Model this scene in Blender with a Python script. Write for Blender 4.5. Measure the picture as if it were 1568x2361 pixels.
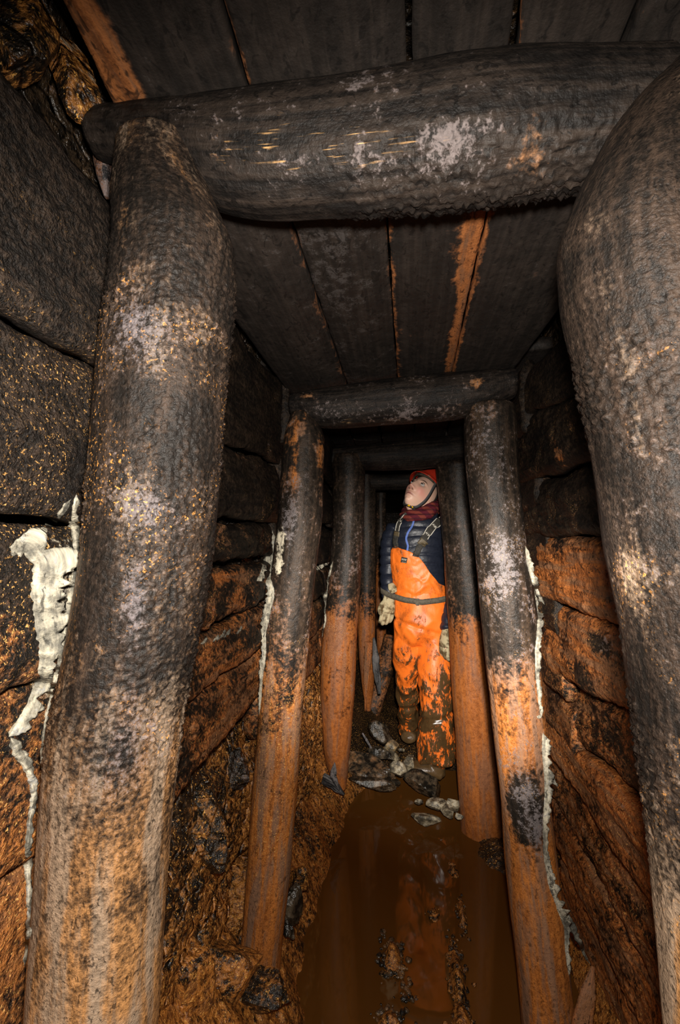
import bpy, bmesh, math, random
import numpy as np
from mathutils import Vector, Matrix
from mathutils.bvhtree import BVHTree

sc = bpy.context.scene
COL = sc.collection
for _o in list(bpy.data.objects):
    bpy.data.objects.remove(_o, do_unlink=True)

# ------------------------------------------------------------------ camera
W, H = 1568.0, 2361.0
LENS = 16.0
FPX = H * LENS / 36.0
CAMZ = 1.19                      # eye height above the water
PITCH = math.atan((1272 - H / 2) / FPX)
YAW = math.atan((935 - W / 2) / FPX * math.cos(PITCH))
cam_d = bpy.data.cameras.new('camera')
cam_d.sensor_fit = 'VERTICAL'
cam_d.sensor_height = 36.0
cam_d.sensor_width = 36.0
cam_d.lens = LENS
cam_d.clip_start = 0.01
cam_d.dof.use_dof = True
cam_d.dof.focus_distance = 2.2
cam_d.dof.aperture_fstop = 26.0
cam = bpy.data.objects.new('camera', cam_d)
COL.objects.link(cam)
cam.location = (0, 0, CAMZ)
cam.rotation_euler = (math.pi / 2 + PITCH, 0, YAW)
sc.camera = cam

# ------------------------------------------------------------------ world, lamps, exposure
world = bpy.data.worlds.new('mine_darkness')
sc.world = world
world.use_nodes = True
world.node_tree.nodes['Background'].inputs[0].default_value = (1.0, 0.85, 0.7, 1)
world.node_tree.nodes['Background'].inputs[1].default_value = 0.0
sc.view_settings.view_transform = 'Standard'
sc.view_settings.look = 'None'
sc.view_settings.gamma = 1.0
sc.view_settings.use_curve_mapping = False
sc.view_settings.exposure = 0.0
sc.cycles.max_bounces = 4
sc.cycles.diffuse_bounces = 2
sc.cycles.glossy_bounces = 2
sc.cycles.adaptive_threshold = 0.07
sc.cycles.caustics_reflective = False
sc.cycles.caustics_refractive = False


def spot(name, loc, target, power, angle, blend, size, color=(1, 0.93, 0.84)):
    d = bpy.data.lights.new(name, 'SPOT')
    d.energy = power
    d.spot_size = math.radians(angle)
    d.spot_blend = blend
    d.shadow_soft_size = size
    d.color = color
    o = bpy.data.objects.new(name, d)
    COL.objects.link(o)
    o.location = loc
    o.rotation_euler = (Vector(target) - Vector(loc)).to_track_quat('-Z', 'Y').to_euler()
    return o


# the photographer's lamps, just beside the lens: a wide flash and a narrow head torch beam
spot('photographer_flash', (0.014, 0.0, 1.255), (0.0, 1.0, 0.72), 54, 174, 0.5, 0.018)
spot('photographer_head_torch', (0.028, 0.0, 1.27), (0.045, 2.4, 0.74), 310, 46, 1.0, 0.012)


# ------------------------------------------------------------------ helpers
_cy, _sy, _cp, _sp = math.cos(YAW), math.sin(YAW), math.cos(PITCH), math.sin(PITCH)
CF = np.array([-_sy * _cp, _cy * _cp, _sp])
CR = np.array([_cy, _sy, 0.0])
CU = np.array([_sy * _sp, -_cy * _sp, _cp])
CO = np.array([0, 0, CAMZ])


def ray(px, py):
    """direction in the place of a point seen in the photograph"""
    d = CF * FPX + CR * (px - W / 2) - CU * (py - H / 2)
    return d / np.linalg.norm(d)


def P(px, py, Y):
    d = ray(px, py)
    return CO + d * (Y / d[1])


def PZ(px, py, Z):
    d = ray(px, py)
    return CO + d * ((Z - CAMZ) / d[2])


def _hash(ix, iy, iz, seed):
    h = (ix * 374761393 + iy * 668265263 + iz * 2147483647 + seed * 974634777) & 0xFFFFFFFF
    h = ((h ^ (h >> 13)) * 1274126177) & 0xFFFFFFFF
    h = ((h ^ (h >> 16)) * 2246822519) & 0xFFFFFFFF
    return ((h ^ (h >> 15)) & 0xFFFFFF) / float(0xFFFFFF)


def vnoise(p, seed=0):
    p = np.asarray(p, float)
    i = np.floor(p).astype(np.int64)
    f = p - i
    f = f * f * (3 - 2 * f)
    r = 0
    for dx in (0, 1):
        wx = f[:, 0] if dx else 1 - f[:, 0]
        for dy in (0, 1):
            wy = f[:, 1] if dy else 1 - f[:, 1]
            for dz in (0, 1):
                wz = f[:, 2] if dz else 1 - f[:, 2]
                r = r + wx * wy * wz * _hash(i[:, 0] + dx, i[:, 1] + dy, i[:, 2] + dz, seed)
    return r * 2 - 1


def fbm(p, scale=1.0, octv=4, seed=0, gain=0.5):
    p = np.asarray(p, float) * scale
    a, r, t = 1.0, 0, 0
    for k in range(octv):
        r = r + a * vnoise(p + 17.3 * k, seed + k * 7)
        t += a
        a *= gain
        p = p * 2.03
    return r / t


def sstep(x, a, b):
    t = np.clip((x - a) / (b - a), 0, 1)
    return t * t * (3 - 2 * t)


def mesh_np(name, V, Q, T=None):
    """mesh from numpy verts, quads and optional triangles"""
    me = bpy.data.meshes.new(name)
    V = np.asarray(V, np.float32).reshape(-1, 3)
    Q = np.asarray(Q, np.int32).reshape(-1, 4)
    T = np.zeros((0, 3), np.int32) if T is None else np.asarray(T, np.int32).reshape(-1, 3)
    me.vertices.add(len(V))
    me.vertices.foreach_set('co', V.ravel())
    nl = Q.size + T.size
    me.loops.add(nl)
    me.loops.foreach_set('vertex_index', np.concatenate([Q.ravel(), T.ravel()]))
    me.polygons.add(len(Q) + len(T))
    st = np.concatenate([np.arange(len(Q)) * 4, Q.size + np.arange(len(T)) * 3]).astype(np.int32)
    me.polygons.foreach_set('loop_start', st)
    me.polygons.foreach_set('use_smooth', np.ones(len(st), bool))
    me.update(calc_edges=True)
    me.validate()
    return me


def grid_faces(n, m, wrap=False, off=0):
    """n rows x m columns; wrap closes the columns"""
    i = np.arange(n - 1)[:, None]
    j = np.arange(m if wrap else m - 1)[None, :]
    j2 = (j + 1) % m
    a = i * m + j
    b = i * m + j2
    return (np.stack([a, b, b + m, a + m], -1).reshape(-1, 4) + off)


def set_attr(me, name, arr, typ):
    a = me.attributes.new(name, typ, 'POINT')
    if typ == 'FLOAT_VECTOR':
        a.data.foreach_set('vector', np.asarray(arr, np.float32).ravel())
    elif typ == 'FLOAT_COLOR':
        a.data.foreach_set('color', np.asarray(arr, np.float32).ravel())
    else:
        a.data.foreach_set('value', np.asarray(arr, np.float32).ravel())


def verts(me):
    v = np.empty(len(me.vertices) * 3, np.float32)
    me.vertices.foreach_get('co', v)
    return v.reshape(-1, 3).astype(float)


def normals(me):
    v = np.empty(len(me.vertices) * 3, np.float32)
    me.vertex_normals.foreach_get('vector', v)
    return v.reshape(-1, 3).astype(float)


def link(name, me, mat=None, parent=None):
    o = bpy.data.objects.new(name, me)
    COL.objects.link(o)
    if mat:
        me.materials.append(mat)
    if parent is not None:
        o.parent = parent
        o.matrix_parent_inverse = Matrix.Translation(parent.location).inverted()
    return o


def empty(name, loc):
    o = bpy.data.objects.new(name, None)
    o.empty_display_size = 0.05
    COL.objects.link(o)
    o.location = tuple(float(c) for c in loc)
    return o


def tag(o, label, cat, group=None, kind=None):
    o['label'] = label
    o['category'] = cat
    if group:
        o['group'] = group
    if kind:
        o['kind'] = kind
    return o


def struct(o, label=None, cat=None):
    o['kind'] = 'structure'
    if label:
        o['label'] = label
    if cat:
        o['category'] = cat
    return o


def splats(V, lst):
    """stains: (channel, centre, (sx,sy,sz), strength) soft patches with their own place on the thing"""
    S = np.zeros((len(V), 4))
    for ch, c, s, k in lst:
        q = (V - np.asarray(c)) / np.asarray(s)
        S[:, ch] += k * np.exp(-np.sum(q * q, 1))
    return S


def interp(x, xs, ys):
    return np.interp(x, xs, ys)


# ------------------------------------------------------------------ materials
class NT:
    def __init__(self, name):
        self.m = bpy.data.materials.new(name)
        self.m.use_nodes = True
        self.t = self.m.node_tree
        self.b = self.t.nodes['Principled BSDF']

    def n(self, typ, **kw):
        x = self.t.nodes.new(typ)
        for k, v in kw.items():
            setattr(x, k, v)
        return x

    def put(self, sock, val):
        if hasattr(val, 'is_linked') or isinstance(val, bpy.types.NodeSocket):
            self.t.links.new(val, sock)
        elif val is not None:
            if isinstance(val, (tuple, list)) and len(val) == 3 and sock.type == 'RGBA':
                val = (*val, 1)
            sock.default_value = val

    def attr(self, name):
        return self.n('ShaderNodeAttribute', attribute_name=name)

    def scale(self, vec, s):
        x = self.n('ShaderNodeVectorMath', operation='MULTIPLY')
        self.put(x.inputs[0], vec)
        x.inputs[1].default_value = s
        return x.outputs[0]

    def noise(self, vec, scale, detail=4, rough=0.55, dist=0.0):
        x = self.n('ShaderNodeTexNoise')
        self.put(x.inputs['Vector'], vec)
        x.inputs['Scale'].default_value = scale
        x.inputs['Detail'].default_value = detail
        x.inputs['Roughness'].default_value = rough
        x.inputs['Distortion'].default_value = dist
        return x.outputs[0]

    def voro(self, vec, scale, feature='F1'):
        x = self.n('ShaderNodeTexVoronoi', feature=feature)
        self.put(x.inputs['Vector'], vec)
        x.inputs['Scale'].default_value = scale
        return x.outputs['Distance']

    def math(self, op, a, b=0.0, c=0.0):
        x = self.n('ShaderNodeMath', operation=op)
        self.put(x.inputs[0], a)
        self.put(x.inputs[1], b)
        self.put(x.inputs[2], c)
        return x.outputs[0]

    def mad(self, a, k, c):
        return self.math('MULTIPLY_ADD', a, k, c)

    def ss(self, x, a, b):
        r = self.n('ShaderNodeMapRange', interpolation_type='SMOOTHSTEP')
        self.put(r.inputs['Value'], x)
        r.inputs['From Min'].default_value = a
        r.inputs['From Max'].default_value = b
        return r.outputs[0]

    def mix(self, f, a, b):
        x = self.n('ShaderNodeMix', data_type='RGBA')
        self.put(x.inputs[0], f)
        self.put(x.inputs[6], a)
        self.put(x.inputs[7], b)
        return x.outputs[2]

    def bump(self, h, dist, strength=1.0, prev=None):
        x = self.n('ShaderNodeBump')
        x.inputs['Strength'].default_value = strength
        x.inputs['Distance'].default_value = dist
        self.put(x.inputs['Height'], h)
        if prev is not None:
            self.put(x.inputs['Normal'], prev)
        return x.outputs[0]

    def out(self, col, rough=0.6, normal=None, spec=0.4, metal=0.0):
        self.put(self.b.inputs['Base Color'], col)
        self.put(self.b.inputs['Roughness'], rough)
        self.b.inputs['Specular IOR Level'].default_value = spec
        self.b.inputs['Metallic'].default_value = metal
        if normal is not None:
            self.put(self.b.inputs['Normal'], normal)
        return self.m


def earth(name, black=(0.010, 0.008, 0.0065), brown=(0.055, 0.036, 0.024),
          och_d=(0.17, 0.055, 0.014), och_l=(0.42, 0.15, 0.035), fleck=(0.62, 0.33, 0.10),
          grey=(0.19, 0.165, 0.165), white=(0.62, 0.55, 0.41), grain=(60, 60, 4), gmix=0.5,
          crust=55, bump=0.004, rough=0.6, spec=0.16, k=1.0, sharp=0.20, crack=0.0, wood=(0.12, 0.085, 0.06), wmix=0.6, fcrust=300, fstr=(1, 1, 1), pits=0.75, fsc=280, wlo=0.48, iso=False):
    """weathered wood or rock: dark film, ochre slime, grey bloom, white mould and bright flecks"""
    t = NT(name)
    tc = t.attr('tc').outputs['Vector']
    st = t.attr('stain')
    sep = t.n('ShaderNodeSeparateColor')
    t.put(sep.inputs[0], st.outputs['Color'])
    so, sg, sw, sf = sep.outputs[0], sep.outputs[1], sep.outputs[2], st.outputs['Alpha']
    g = t.noise(t.scale(tc, grain), 1.0, 4, 0.6)
    big = t.noise(tc, 11 * k, 5, 0.62, 0.6)
    med = t.noise(tc, crust * k, 3, 0.6)
    fine = t.noise(tc, fcrust * k, 2, 0.65)
    strk = t.noise(t.scale(tc, (30, 30, 30) if iso else (38, 38, 5)), 1.0, 4, 0.62, 0.3)
    wv = t.math('ADD', t.mad(g, gmix, 0.0), t.mad(med, 1 - gmix, 0.0))
    dark = t.mix(t.ss(t.math('ADD', wv, t.mad(big, 0.5, -0.25)), 0.36, 0.72), black, brown)
    ochre = t.mix(t.ss(t.math('ADD', wv, t.mad(fine, 0.5, -0.25)), 0.30, 0.68), och_d, och_l)
    ochre = t.mix(t.mad(t.ss(strk, wlo, wlo + .16), wmix, 0.0), ochre, t.mix(wv, (wood[0] * .4, wood[1] * .4, wood[2] * .4), wood))
    fo = t.ss(t.math('ADD', so, t.math('ADD', t.mad(big, 1.3, -0.65), t.math('ADD', t.mad(med, 0.9, -0.45), t.mad(strk, 0.8, -0.4)))), 0.5 - sharp, 0.5 + sharp)
    col = t.mix(fo, dark, ochre)
    fg = t.ss(t.math('ADD', sg, t.math('ADD', t.mad(big, 1.5, -0.75), t.math('ADD', t.mad(med, 1.5, -0.75), t.mad(fine, 0.9, -0.45)))), 0.5 - sharp * .6, 0.5 + sharp)
    col = t.mix(t.mad(fg, 0.9, 0.0), col, t.mix(fine, (grey[0] * .45, grey[1] * .45, grey[2] * .45), grey))
    pit = t.noise(t.scale(tc, (1, 1, 1) if iso else (1, 1, .6)), crust * 1.15 * k, 2, 0.62, 1.2)
    col = t.mix(t.math('MULTIPLY', t.ss(pit, 0.44, 0.33), pits), col, tuple(c * .45 for c in black))
    fl = t.math('MULTIPLY', t.ss(t.noise(t.scale(tc, fstr), fsc * k, 2, 0.7), 0.60, 0.67), t.ss(t.math('ADD', sf, t.mad(big, 1.2, -0.6)), 0.3, 0.7))
    col = t.mix(fl, col, fleck)
    fw = t.ss(t.math('ADD', sw, t.math('ADD', t.mad(big, 0.8, -0.4), t.mad(med, 0.9, -0.45))), 0.38, 0.62)
    wc = t.mix(t.ss(t.noise(t.scale(tc, (1, 1, .25)), 70, 3, .65), .30, .58), (white[0] * .18, white[1] * .18, white[2] * .2), white)
    col = t.mix(fw, col, wc)
    h = t.math('ADD', t.mad(med, 1.0, 0.0), t.math('ADD', t.mad(fine, 0.45, 0.0), t.mad(g, 0.7 * gmix, 0.0)) if gmix else t.mad(fine, 0.45, 0.0))
    if crack:
        v = t.voro(tc, crack, 'DISTANCE_TO_EDGE')
        h = t.math('ADD', h, t.mad(t.ss(v, 0.0, 0.12), 0.8, 0.0))
    nrm = t.bump(h, bump, 0.9)
    r = t.math('ADD', t.mad(med, 0.35, rough - 0.17), 0.0)
    return t.out(col, r, nrm, spec)


M = {}
M['post_near'] = earth('near_post_wood', black=(0.0075, 0.006, 0.005), brown=(0.038, 0.0245, 0.017),
                       och_d=(0.12, 0.060, 0.024), och_l=(0.36, 0.175, 0.062), fleck=(0.72, 0.32, 0.07), grey=(0.145, 0.125, 0.128), wood=(0.30, 0.225, 0.16), wmix=0.85, wlo=0.40,
                       crust=190, fcrust=520, bump=0.0022, grain=(110, 110, 9), gmix=0.45, rough=0.55, sharp=0.34)
M['post'] = earth('post_wood', och_d=(0.20, 0.064, 0.016), och_l=(0.50, 0.175, 0.038), crust=90, bump=0.0022, gmix=0.6, rough=0.5, wood=(0.24, 0.165, 0.12), wlo=.42, wmix=.7, pits=.5)
M['post_far'] = earth('far_post_wood', och_d=(0.19, 0.056, 0.014), och_l=(0.36, 0.118, 0.028), crust=70, bump=0.002, gmix=0.45, rough=0.42, wood=(0.19, 0.115, 0.08), wmix=0.5, wlo=.45, pits=.3)
M['beam'] = earth('beam_wood', black=(0.006, 0.005, 0.0045), brown=(0.031, 0.0225, 0.0175), fstr=(1, 1, .07), grey=(0.17, 0.14, 0.135), grain=(120, 120, 5), gmix=0.75, crust=90,
                  och_d=(0.20, 0.080, 0.026), och_l=(0.42, 0.20, 0.085), bump=0.0025, rough=0.6, fleck=(0.8, 0.46, 0.18), wood=(0.2, 0.13, 0.09))
M['roof'] = earth('roof_plank_wood', black=(0.012, 0.0095, 0.008), brown=(0.030, 0.0225, 0.0182), grey=(0.07, 0.06, 0.056), grain=(90, 90, 2.5), gmix=0.7,
                  och_d=(0.15, 0.050, 0.016), och_l=(0.36, 0.13, 0.04), bump=0.0012, rough=0.65, spec=0.25, crust=60)
M['lag'] = earth('lagging_wood', och_d=(0.17, 0.050, 0.014), och_l=(0.46, 0.150, 0.037), crust=110, bump=0.003, gmix=0.45,
                 black=(0.006, 0.0047, 0.0038), brown=(0.036, 0.023, 0.0145), rough=0.55, grain=(80, 80, 8), wood=(0.20, 0.12, 0.07), wmix=0.7, wlo=.44)
M['lag_near'] = earth('near_lagging_wood', och_d=(0.17, 0.055, 0.015), och_l=(0.42, 0.155, 0.038), crust=150, fcrust=420, bump=0.007, gmix=0.2,
                      black=(0.007, 0.0055, 0.0045), brown=(0.038, 0.025, 0.017), rough=0.6, grain=(80, 80, 8), wood=(0.16, 0.09, 0.05), wmix=0.5)
M['rock'] = earth('mine_rock', iso=True, fsc=170, fleck=(0.80, 0.40, 0.09), och_d=(0.17, 0.054, 0.011), och_l=(0.58, 0.23, 0.046), gmix=0.0, crust=75, bump=0.006, rough=0.36, wmix=0.2,  # ochre specks, enlarged so they also paint the wet glints as colour
                  spec=0.6, black=(0.010, 0.008, 0.006), brown=(0.060, 0.036, 0.018), crack=24)
M['mud'] = earth('ochre_mud', iso=True, fsc=170, fleck=(0.80, 0.40, 0.09), och_d=(0.17, 0.052, 0.010), och_l=(0.58, 0.22, 0.042), gmix=0.0, crust=90, bump=0.006, rough=0.36, wmix=0.3,  # bright flecks: ochre specks plus glints of the wet bank put into the colour
                 spec=0.5, black=(0.010, 0.008, 0.006), brown=(0.05, 0.026, 0.012))
M['stone'] = earth('pale_stone', iso=True, och_d=(0.16, 0.085, 0.03), och_l=(0.30, 0.18, 0.07), gmix=0.0, crust=40, bump=0.004, rough=0.35,
                   spec=0.5, black=(0.06, 0.05, 0.035), brown=(0.44, 0.36, 0.23), grey=(0.55, 0.50, 0.38))
M['stone_dark'] = earth('dark_wet_stone', iso=True, och_d=(0.12, 0.055, 0.02), och_l=(0.24, 0.11, 0.04), gmix=0.0, crust=40, bump=0.004, rough=0.2,
                        spec=0.6, black=(0.010, 0.009, 0.007), brown=(0.11, 0.08, 0.05), grey=(0.3, 0.27, 0.22))
M['mould'] = earth('white_mould', black=(0.09, 0.085, 0.07), brown=(0.62, 0.56, 0.42), och_d=(0.35, 0.28, 0.17), och_l=(0.6, 0.5, 0.32), pits=0.85,
                   grey=(0.3, 0.3, 0.29), grain=(90, 90, 14), gmix=0.6, crust=90, bump=0.004, rough=0.7, spec=0.25)
M['splinter'] = earth('splintered_wood', black=(0.012, 0.012, 0.013), brown=(0.14, 0.13, 0.125), gmix=0.85, grain=(140, 140, 8),
                      bump=0.003, rough=0.5)


def water_mat():
    t = NT('muddy_water')
    tc = t.n('ShaderNodeTexCoord').outputs['Object']
    n = t.noise(tc, 3.0, 3)
    col = t.mix(n, (0.088, 0.032, 0.0055), (0.130, 0.051, 0.0095))
    t.out(col, 0.035, t.bump(t.noise(tc, 9, 2), 0.0012, 0.25), 0.5)
    t.b.inputs['IOR'].default_value = 1.33
    tr = t.n('ShaderNodeBsdfTransparent')
    tr.inputs[0].default_value = (0.75, 0.42, 0.16, 1)
    mx = t.n('ShaderNodeMixShader')
    mx.inputs[0].default_value = 0.90
    t.t.links.new(tr.outputs[0], mx.inputs[1])
    t.t.links.new(t.b.outputs[0], mx.inputs[2])
    t.t.links.new(mx.outputs[0], t.t.nodes['Material Output'].inputs['Surface'])
    return t.m


M['water'] = water_mat()


def link_at(name, me, mat, origin, parent=None):
    me.transform(Matrix.Translation(-Vector([float(c) for c in origin])))
    o = bpy.data.objects.new(name, me)
    COL.objects.link(o)
    if mat:
        me.materials.append(mat)
    o.location = tuple(float(c) for c in origin)
    if parent is not None:
        o.parent = parent
        o.matrix_parent_inverse = Matrix.Translation(parent.location).inverted()
    return o


def loft(name, C, Rr, basis_u, basis_v, nseg, disp, seed=0, flat=None):
    """rings round centres C (n,3) with radii Rr (n,) in the plane basis_u, basis_v; closed at both ends.
    disp(p, theta, s) -> outward shift per vertex"""
    n = len(C)
    th = np.linspace(0, 2 * math.pi, nseg, endpoint=False)
    s = np.concatenate([[0], np.cumsum(np.linalg.norm(np.diff(C, axis=0), axis=1))])
    d = np.cos(th)[None, :, None] * basis_u + np.sin(th)[None, :, None] * basis_v
    V = C[:, None, :] + d * Rr[:, None, None]
    TH = np.broadcast_to(th, (n, nseg)).ravel()
    S = np.broadcast_to(s[:, None], (n, nseg)).ravel()
    RR = np.broadcast_to(Rr[:, None], (n, nseg)).ravel()
    Vf = V.reshape(-1, 3)
    tc = np.stack([np.cos(TH) * RR, np.sin(TH) * RR, S], 1) + seed * 1.37
    dd = disp(Vf, TH, S, tc)
    Vf = Vf + np.broadcast_to(d, V.shape).reshape(-1, 3) * dd[:, None]
    Q = grid_faces(n, nseg, True)
    # caps: one centre vertex each
    c0, c1 = Vf[:nseg].mean(0), Vf[-nseg:].mean(0)
    a = len(Vf)
    V2 = np.concatenate([Vf, [c0, c1]])
    j = np.arange(nseg)
    T = np.concatenate([np.stack([np.full(nseg, a), (j + 1) % nseg, j], 1),
                        np.stack([np.full(nseg, a + 1), (n - 1) * nseg + j, (n - 1) * nseg + (j + 1) % nseg], 1)])
    me = mesh_np(name, V2, Q, T)
    tc = np.concatenate([tc, [[seed * 1.37, seed * 1.37, seed * 1.37], [seed * 1.37, seed * 1.37, S.max() + seed * 1.37]]])
    set_attr(me, 'tc', tc, 'FLOAT_VECTOR')
    return me


def fix_normals(me):
    bm = bmesh.new()
    bm.from_mesh(me)
    bmesh.ops.recalc_face_normals(bm, faces=bm.faces)
    bm.to_mesh(me)
    bm.free()


def timber_post(sil, Y, mat, label, stain, z_end, seed, res=0.004, lump=0.0, lump_scale=120, knots=0.004,
                group=None, ztop_cut=None, rot_tip=False):
    """round prop measured from its two outlines in the photograph, standing at depth Y"""
    pts = []
    for xl, xr, py in sil:
        dl, dr = ray(xl, py), ray(xr, py)
        al, ar = math.atan2(dl[0], dl[1]), math.atan2(dr[0], dr[1])
        a, h = (al + ar) / 2, (ar - al) / 2
        dist = Y / math.cos(a)
        r = dist * math.sin(h)
        dm = ray((xl + xr) / 2, py)
        z = CAMZ + dm[2] / math.hypot(dm[0], dm[1]) * (dist - 0.7 * r)
        pts.append((Y * math.tan(a), z, r))
    pts.sort(key=lambda q: -q[1])
    x, z, r = [np.array(c) for c in zip(*pts)]
    if z_end < z[-1]:
        k = (x[-1] - x[-3]) / (z[-1] - z[-3])
        x = np.append(x, x[-1] + k * (z_end - z[-1]))
        r = np.append(r, r[-1])
        z = np.append(z, z_end)
    if ztop_cut is None:
        ztop_cut = z[0]
    n = int((ztop_cut - z[-1]) / res)
    zz = np.linspace(z[-1], ztop_cut, n)
    xx = np.interp(zz, z[::-1], x[::-1])
    rr = np.interp(zz, z[::-1], r[::-1])
    ker = np.ones(15) / 15.0
    pad = lambda v: np.convolve(np.pad(v, 7, mode='edge'), ker, 'valid')
    C = np.stack([pad(xx), np.full(n, Y), zz], 1)
    rr = pad(rr)
    rr[-3:] *= np.array([0.985, 0.96, 0.92])
    nseg = max(40, int(2 * math.pi * rr.mean() / res))

    def disp(p, th, s, tc):
        low = fbm(tc * np.array([1, 1, .35]), 14, 3, seed) * knots + fbm(tc * np.array([.5, .5, .5]), 9, 2, seed + 40) * knots
        d = low + fbm(tc * np.array([1, 1, .15]), 90, 3, seed + 3) * 0.0012
        if lump:
            am = sstep(fbm(tc, 9, 3, seed + 9), -0.25, 0.25) * np.interp(p[:, 2], [0.86, 1.05, 1.45, 1.55], [0.04, 1, 1, 0.25])
            d = d + am * lump * (np.abs(fbm(tc, lump_scale, 3, seed + 5)) * 2.6 - 0.5 + 0.3 * fbm(tc, lump_scale * .4, 3, seed + 15))
        return d
    me = loft('timber_post', C, rr, np.array([1., 0, 0]), np.array([0, 1., 0]), nseg, disp, seed)
    V = verts(me)
    set_attr(me, 'stain', stain(V), 'FLOAT_COLOR')
    o = link_at('timber_post', me, mat, (C[0, 0], Y, C[0, 2]))
    tag(o, label, 'post', group)
    o['axis'] = 0
    del o['axis']
    return o, (lambda q: (float(np.interp(q, zz, C[:, 0])), float(np.interp(q, zz, rr))))


def cap_beam(sil, Y, mat, label, stain, seed, res=0.004, lump=0.0, knots=0.004):
    pts = []
    for px, yt, yb in sil:
        dt, db = ray(px, yt), ray(px, yb)
        et, eb = math.atan2(dt[2], dt[1]), math.atan2(db[2], db[1])
        e, h = (et + eb) / 2, (et - eb) / 2
        dist = Y / math.cos(e)
        r = dist * math.sin(h)
        dm = ray(px, (yt + yb) / 2)
        pts.append((dm[0] / math.hypot(dm[1], dm[2]) * (dist - .7 * r), CAMZ + Y * math.tan(e), r))
    x, z, r = [np.array(c) for c in zip(*pts)]
    n = int((x[-1] - x[0]) / res)
    xx = np.linspace(x[0], x[-1], n)
    ker = np.ones(21) / 21.0
    pad = lambda v: np.convolve(np.pad(v, 10, mode='edge'), ker, 'valid')
    C = np.stack([xx, np.full(n, Y), pad(np.interp(xx, x, z))], 1)
    rr = pad(np.interp(xx, x, r))
    rr[:2] *= 0.95
    rr[-2:] *= 0.95
    nseg = max(40, int(2 * math.pi * rr.mean() / res))

    def disp(p, th, s, tc):
        d = fbm(tc * np.array([1, 1, .3]), 16, 3, seed) * knots + fbm(tc * np.array([1, 1, .12]), 110, 3, seed + 3) * 0.0016
        if lump:     # mud hanging from the underside
            under = sstep(-(p[:, 2] - np.interp(p[:, 0], xx, C[:, 2])), 0.018, 0.05) * sstep(p[:, 0], -0.10, -0.02)
            d = d + under * lump * (0.35 + np.abs(fbm(tc, 150, 4, seed + 5)) * 2.4)
        return d
    me = loft('cap_beam', C, rr, np.array([0., 1, 0]), np.array([0, 0, 1.]), nseg, disp, seed)
    V = verts(me)
    set_attr(me, 'stain', stain(V), 'FLOAT_COLOR')
    o = link_at('cap_beam', me, mat, (C[n // 2, 0], Y, C[n // 2, 2] - rr[n // 2]))
    tag(o, label, 'beam')
    return o


def stainer(och=((2, 0), (0, 0)), grey=((2, 0), (0, 0)), fleck=((2, 0), (0, 0)), white=((2, 0), (0, 0)), spl=(), seed=0, axis=2):
    """base amount by height, as flood marks leave it, plus patches"""
    def f(V):
        S = splats(V, spl)
        for ch, tab in ((0, och), (1, grey), (2, white), (3, fleck)):
            zs = [q[0] for q in tab][::-1]
            vs = [q[1] for q in tab][::-1]
            S[:, ch] += np.interp(V[:, axis] + 0.05 * fbm(V, 6, 2, seed + ch), zs, vs)
        return np.clip(S, -1, 2)
    return f


def sp(ch, px, py, Y, s, k):
    if isinstance(s, (int, float)):
        s = (s, s, s)
    return (ch, P(px, py, Y), s, k)


# ================================================================== the setting
def xw_left(z):
    return -(0.385 + (1.19 - z) * 0.09)


def xw_right(z):
    return 0.378 + (1.19 - z) * 0.105


def rock_wall(name, side, y0, y1, zlo, zhi, n, m, seed):
    k = n // 10
    yy = np.concatenate([np.linspace(y0, .52, k, endpoint=False), np.linspace(.52, 2.4, n - 3 * k, endpoint=False), np.linspace(2.4, y1, 2 * k)])
    zz = np.linspace(zlo, zhi, m)
    Yg, Zg = np.meshgrid(yy, zz, indexing='ij')
    y, z = Yg.ravel(), Zg.ravel()
    p = np.stack([np.zeros_like(y), y, z], 1)
    base = np.where(side < 0, -xw_left(z), xw_right(z)) + 0.075
    base = base + 0.028 * fbm(p, 5, 4, seed) + 0.02 * np.abs(fbm(p, 16, 3, seed + 4)) + 0.016 * np.abs(fbm(p, 42, 3, seed + 6)) + 0.007 * fbm(p, 90, 3, seed + 8)
    if side < 0:    # low down the rock and packed mud come forward between the props
        f = sstep(z, 0.95, 0.35) * sstep(y, 0.45, 0.7)
        base = base - f * (0.085 + 0.035 * fbm(p, 7, 4, seed + 12))
        hole = sstep(1.25 - np.sqrt(((y - 1.30) / 0.085) ** 2 + ((z - 0.25) / 0.09) ** 2), 0, .5)
        base = base + hole * 0.50
        base = base - 0.05 * sstep(y, 1.25, 1.5) * sstep(z, 1.0, 0.5)
    V = np.stack([side * base, y, z], 1)
    Q = grid_faces(n, m)
    if side < 0:
        Q = Q[:, ::-1]
    me = mesh_np(name, V, Q)
    set_attr(me, 'tc', V, 'FLOAT_VECTOR')
    S = np.zeros((len(V), 4))
    S[:, 0] = np.interp(z + 0.1 * fbm(p, 4, 3, seed + 20), [0, .55, .9, 1.2], [.66, .52, .28, .05])
    S[:, 0] -= 0.18 * np.exp(-((y - 0.98) / .15) ** 2 - ((z - .62) / .16) ** 2) if side < 0 else 0
    S[:, 3] = np.interp(z, [0, .9, 1.2], [.95, .75, .1])  # fleck amount: ochre specks and painted glints, strongest low down
    set_attr(me, 'stain', S, 'FLOAT_COLOR')
    o = link(name, me, M['rock'])
    return o


wall_left = rock_wall('wall_left', -1, -0.7, 8.0, -0.3, 2.0, 430, 300, 11)
struct(wall_left, 'rough ochre and black rock wall on the left behind the props', 'wall')
wall_right = rock_wall('wall_right', 1, -0.7, 8.0, -0.3, 2.0, 300, 110, 37)
struct(wall_right, 'rough dark rock wall on the right behind the boards', 'wall')


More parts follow.
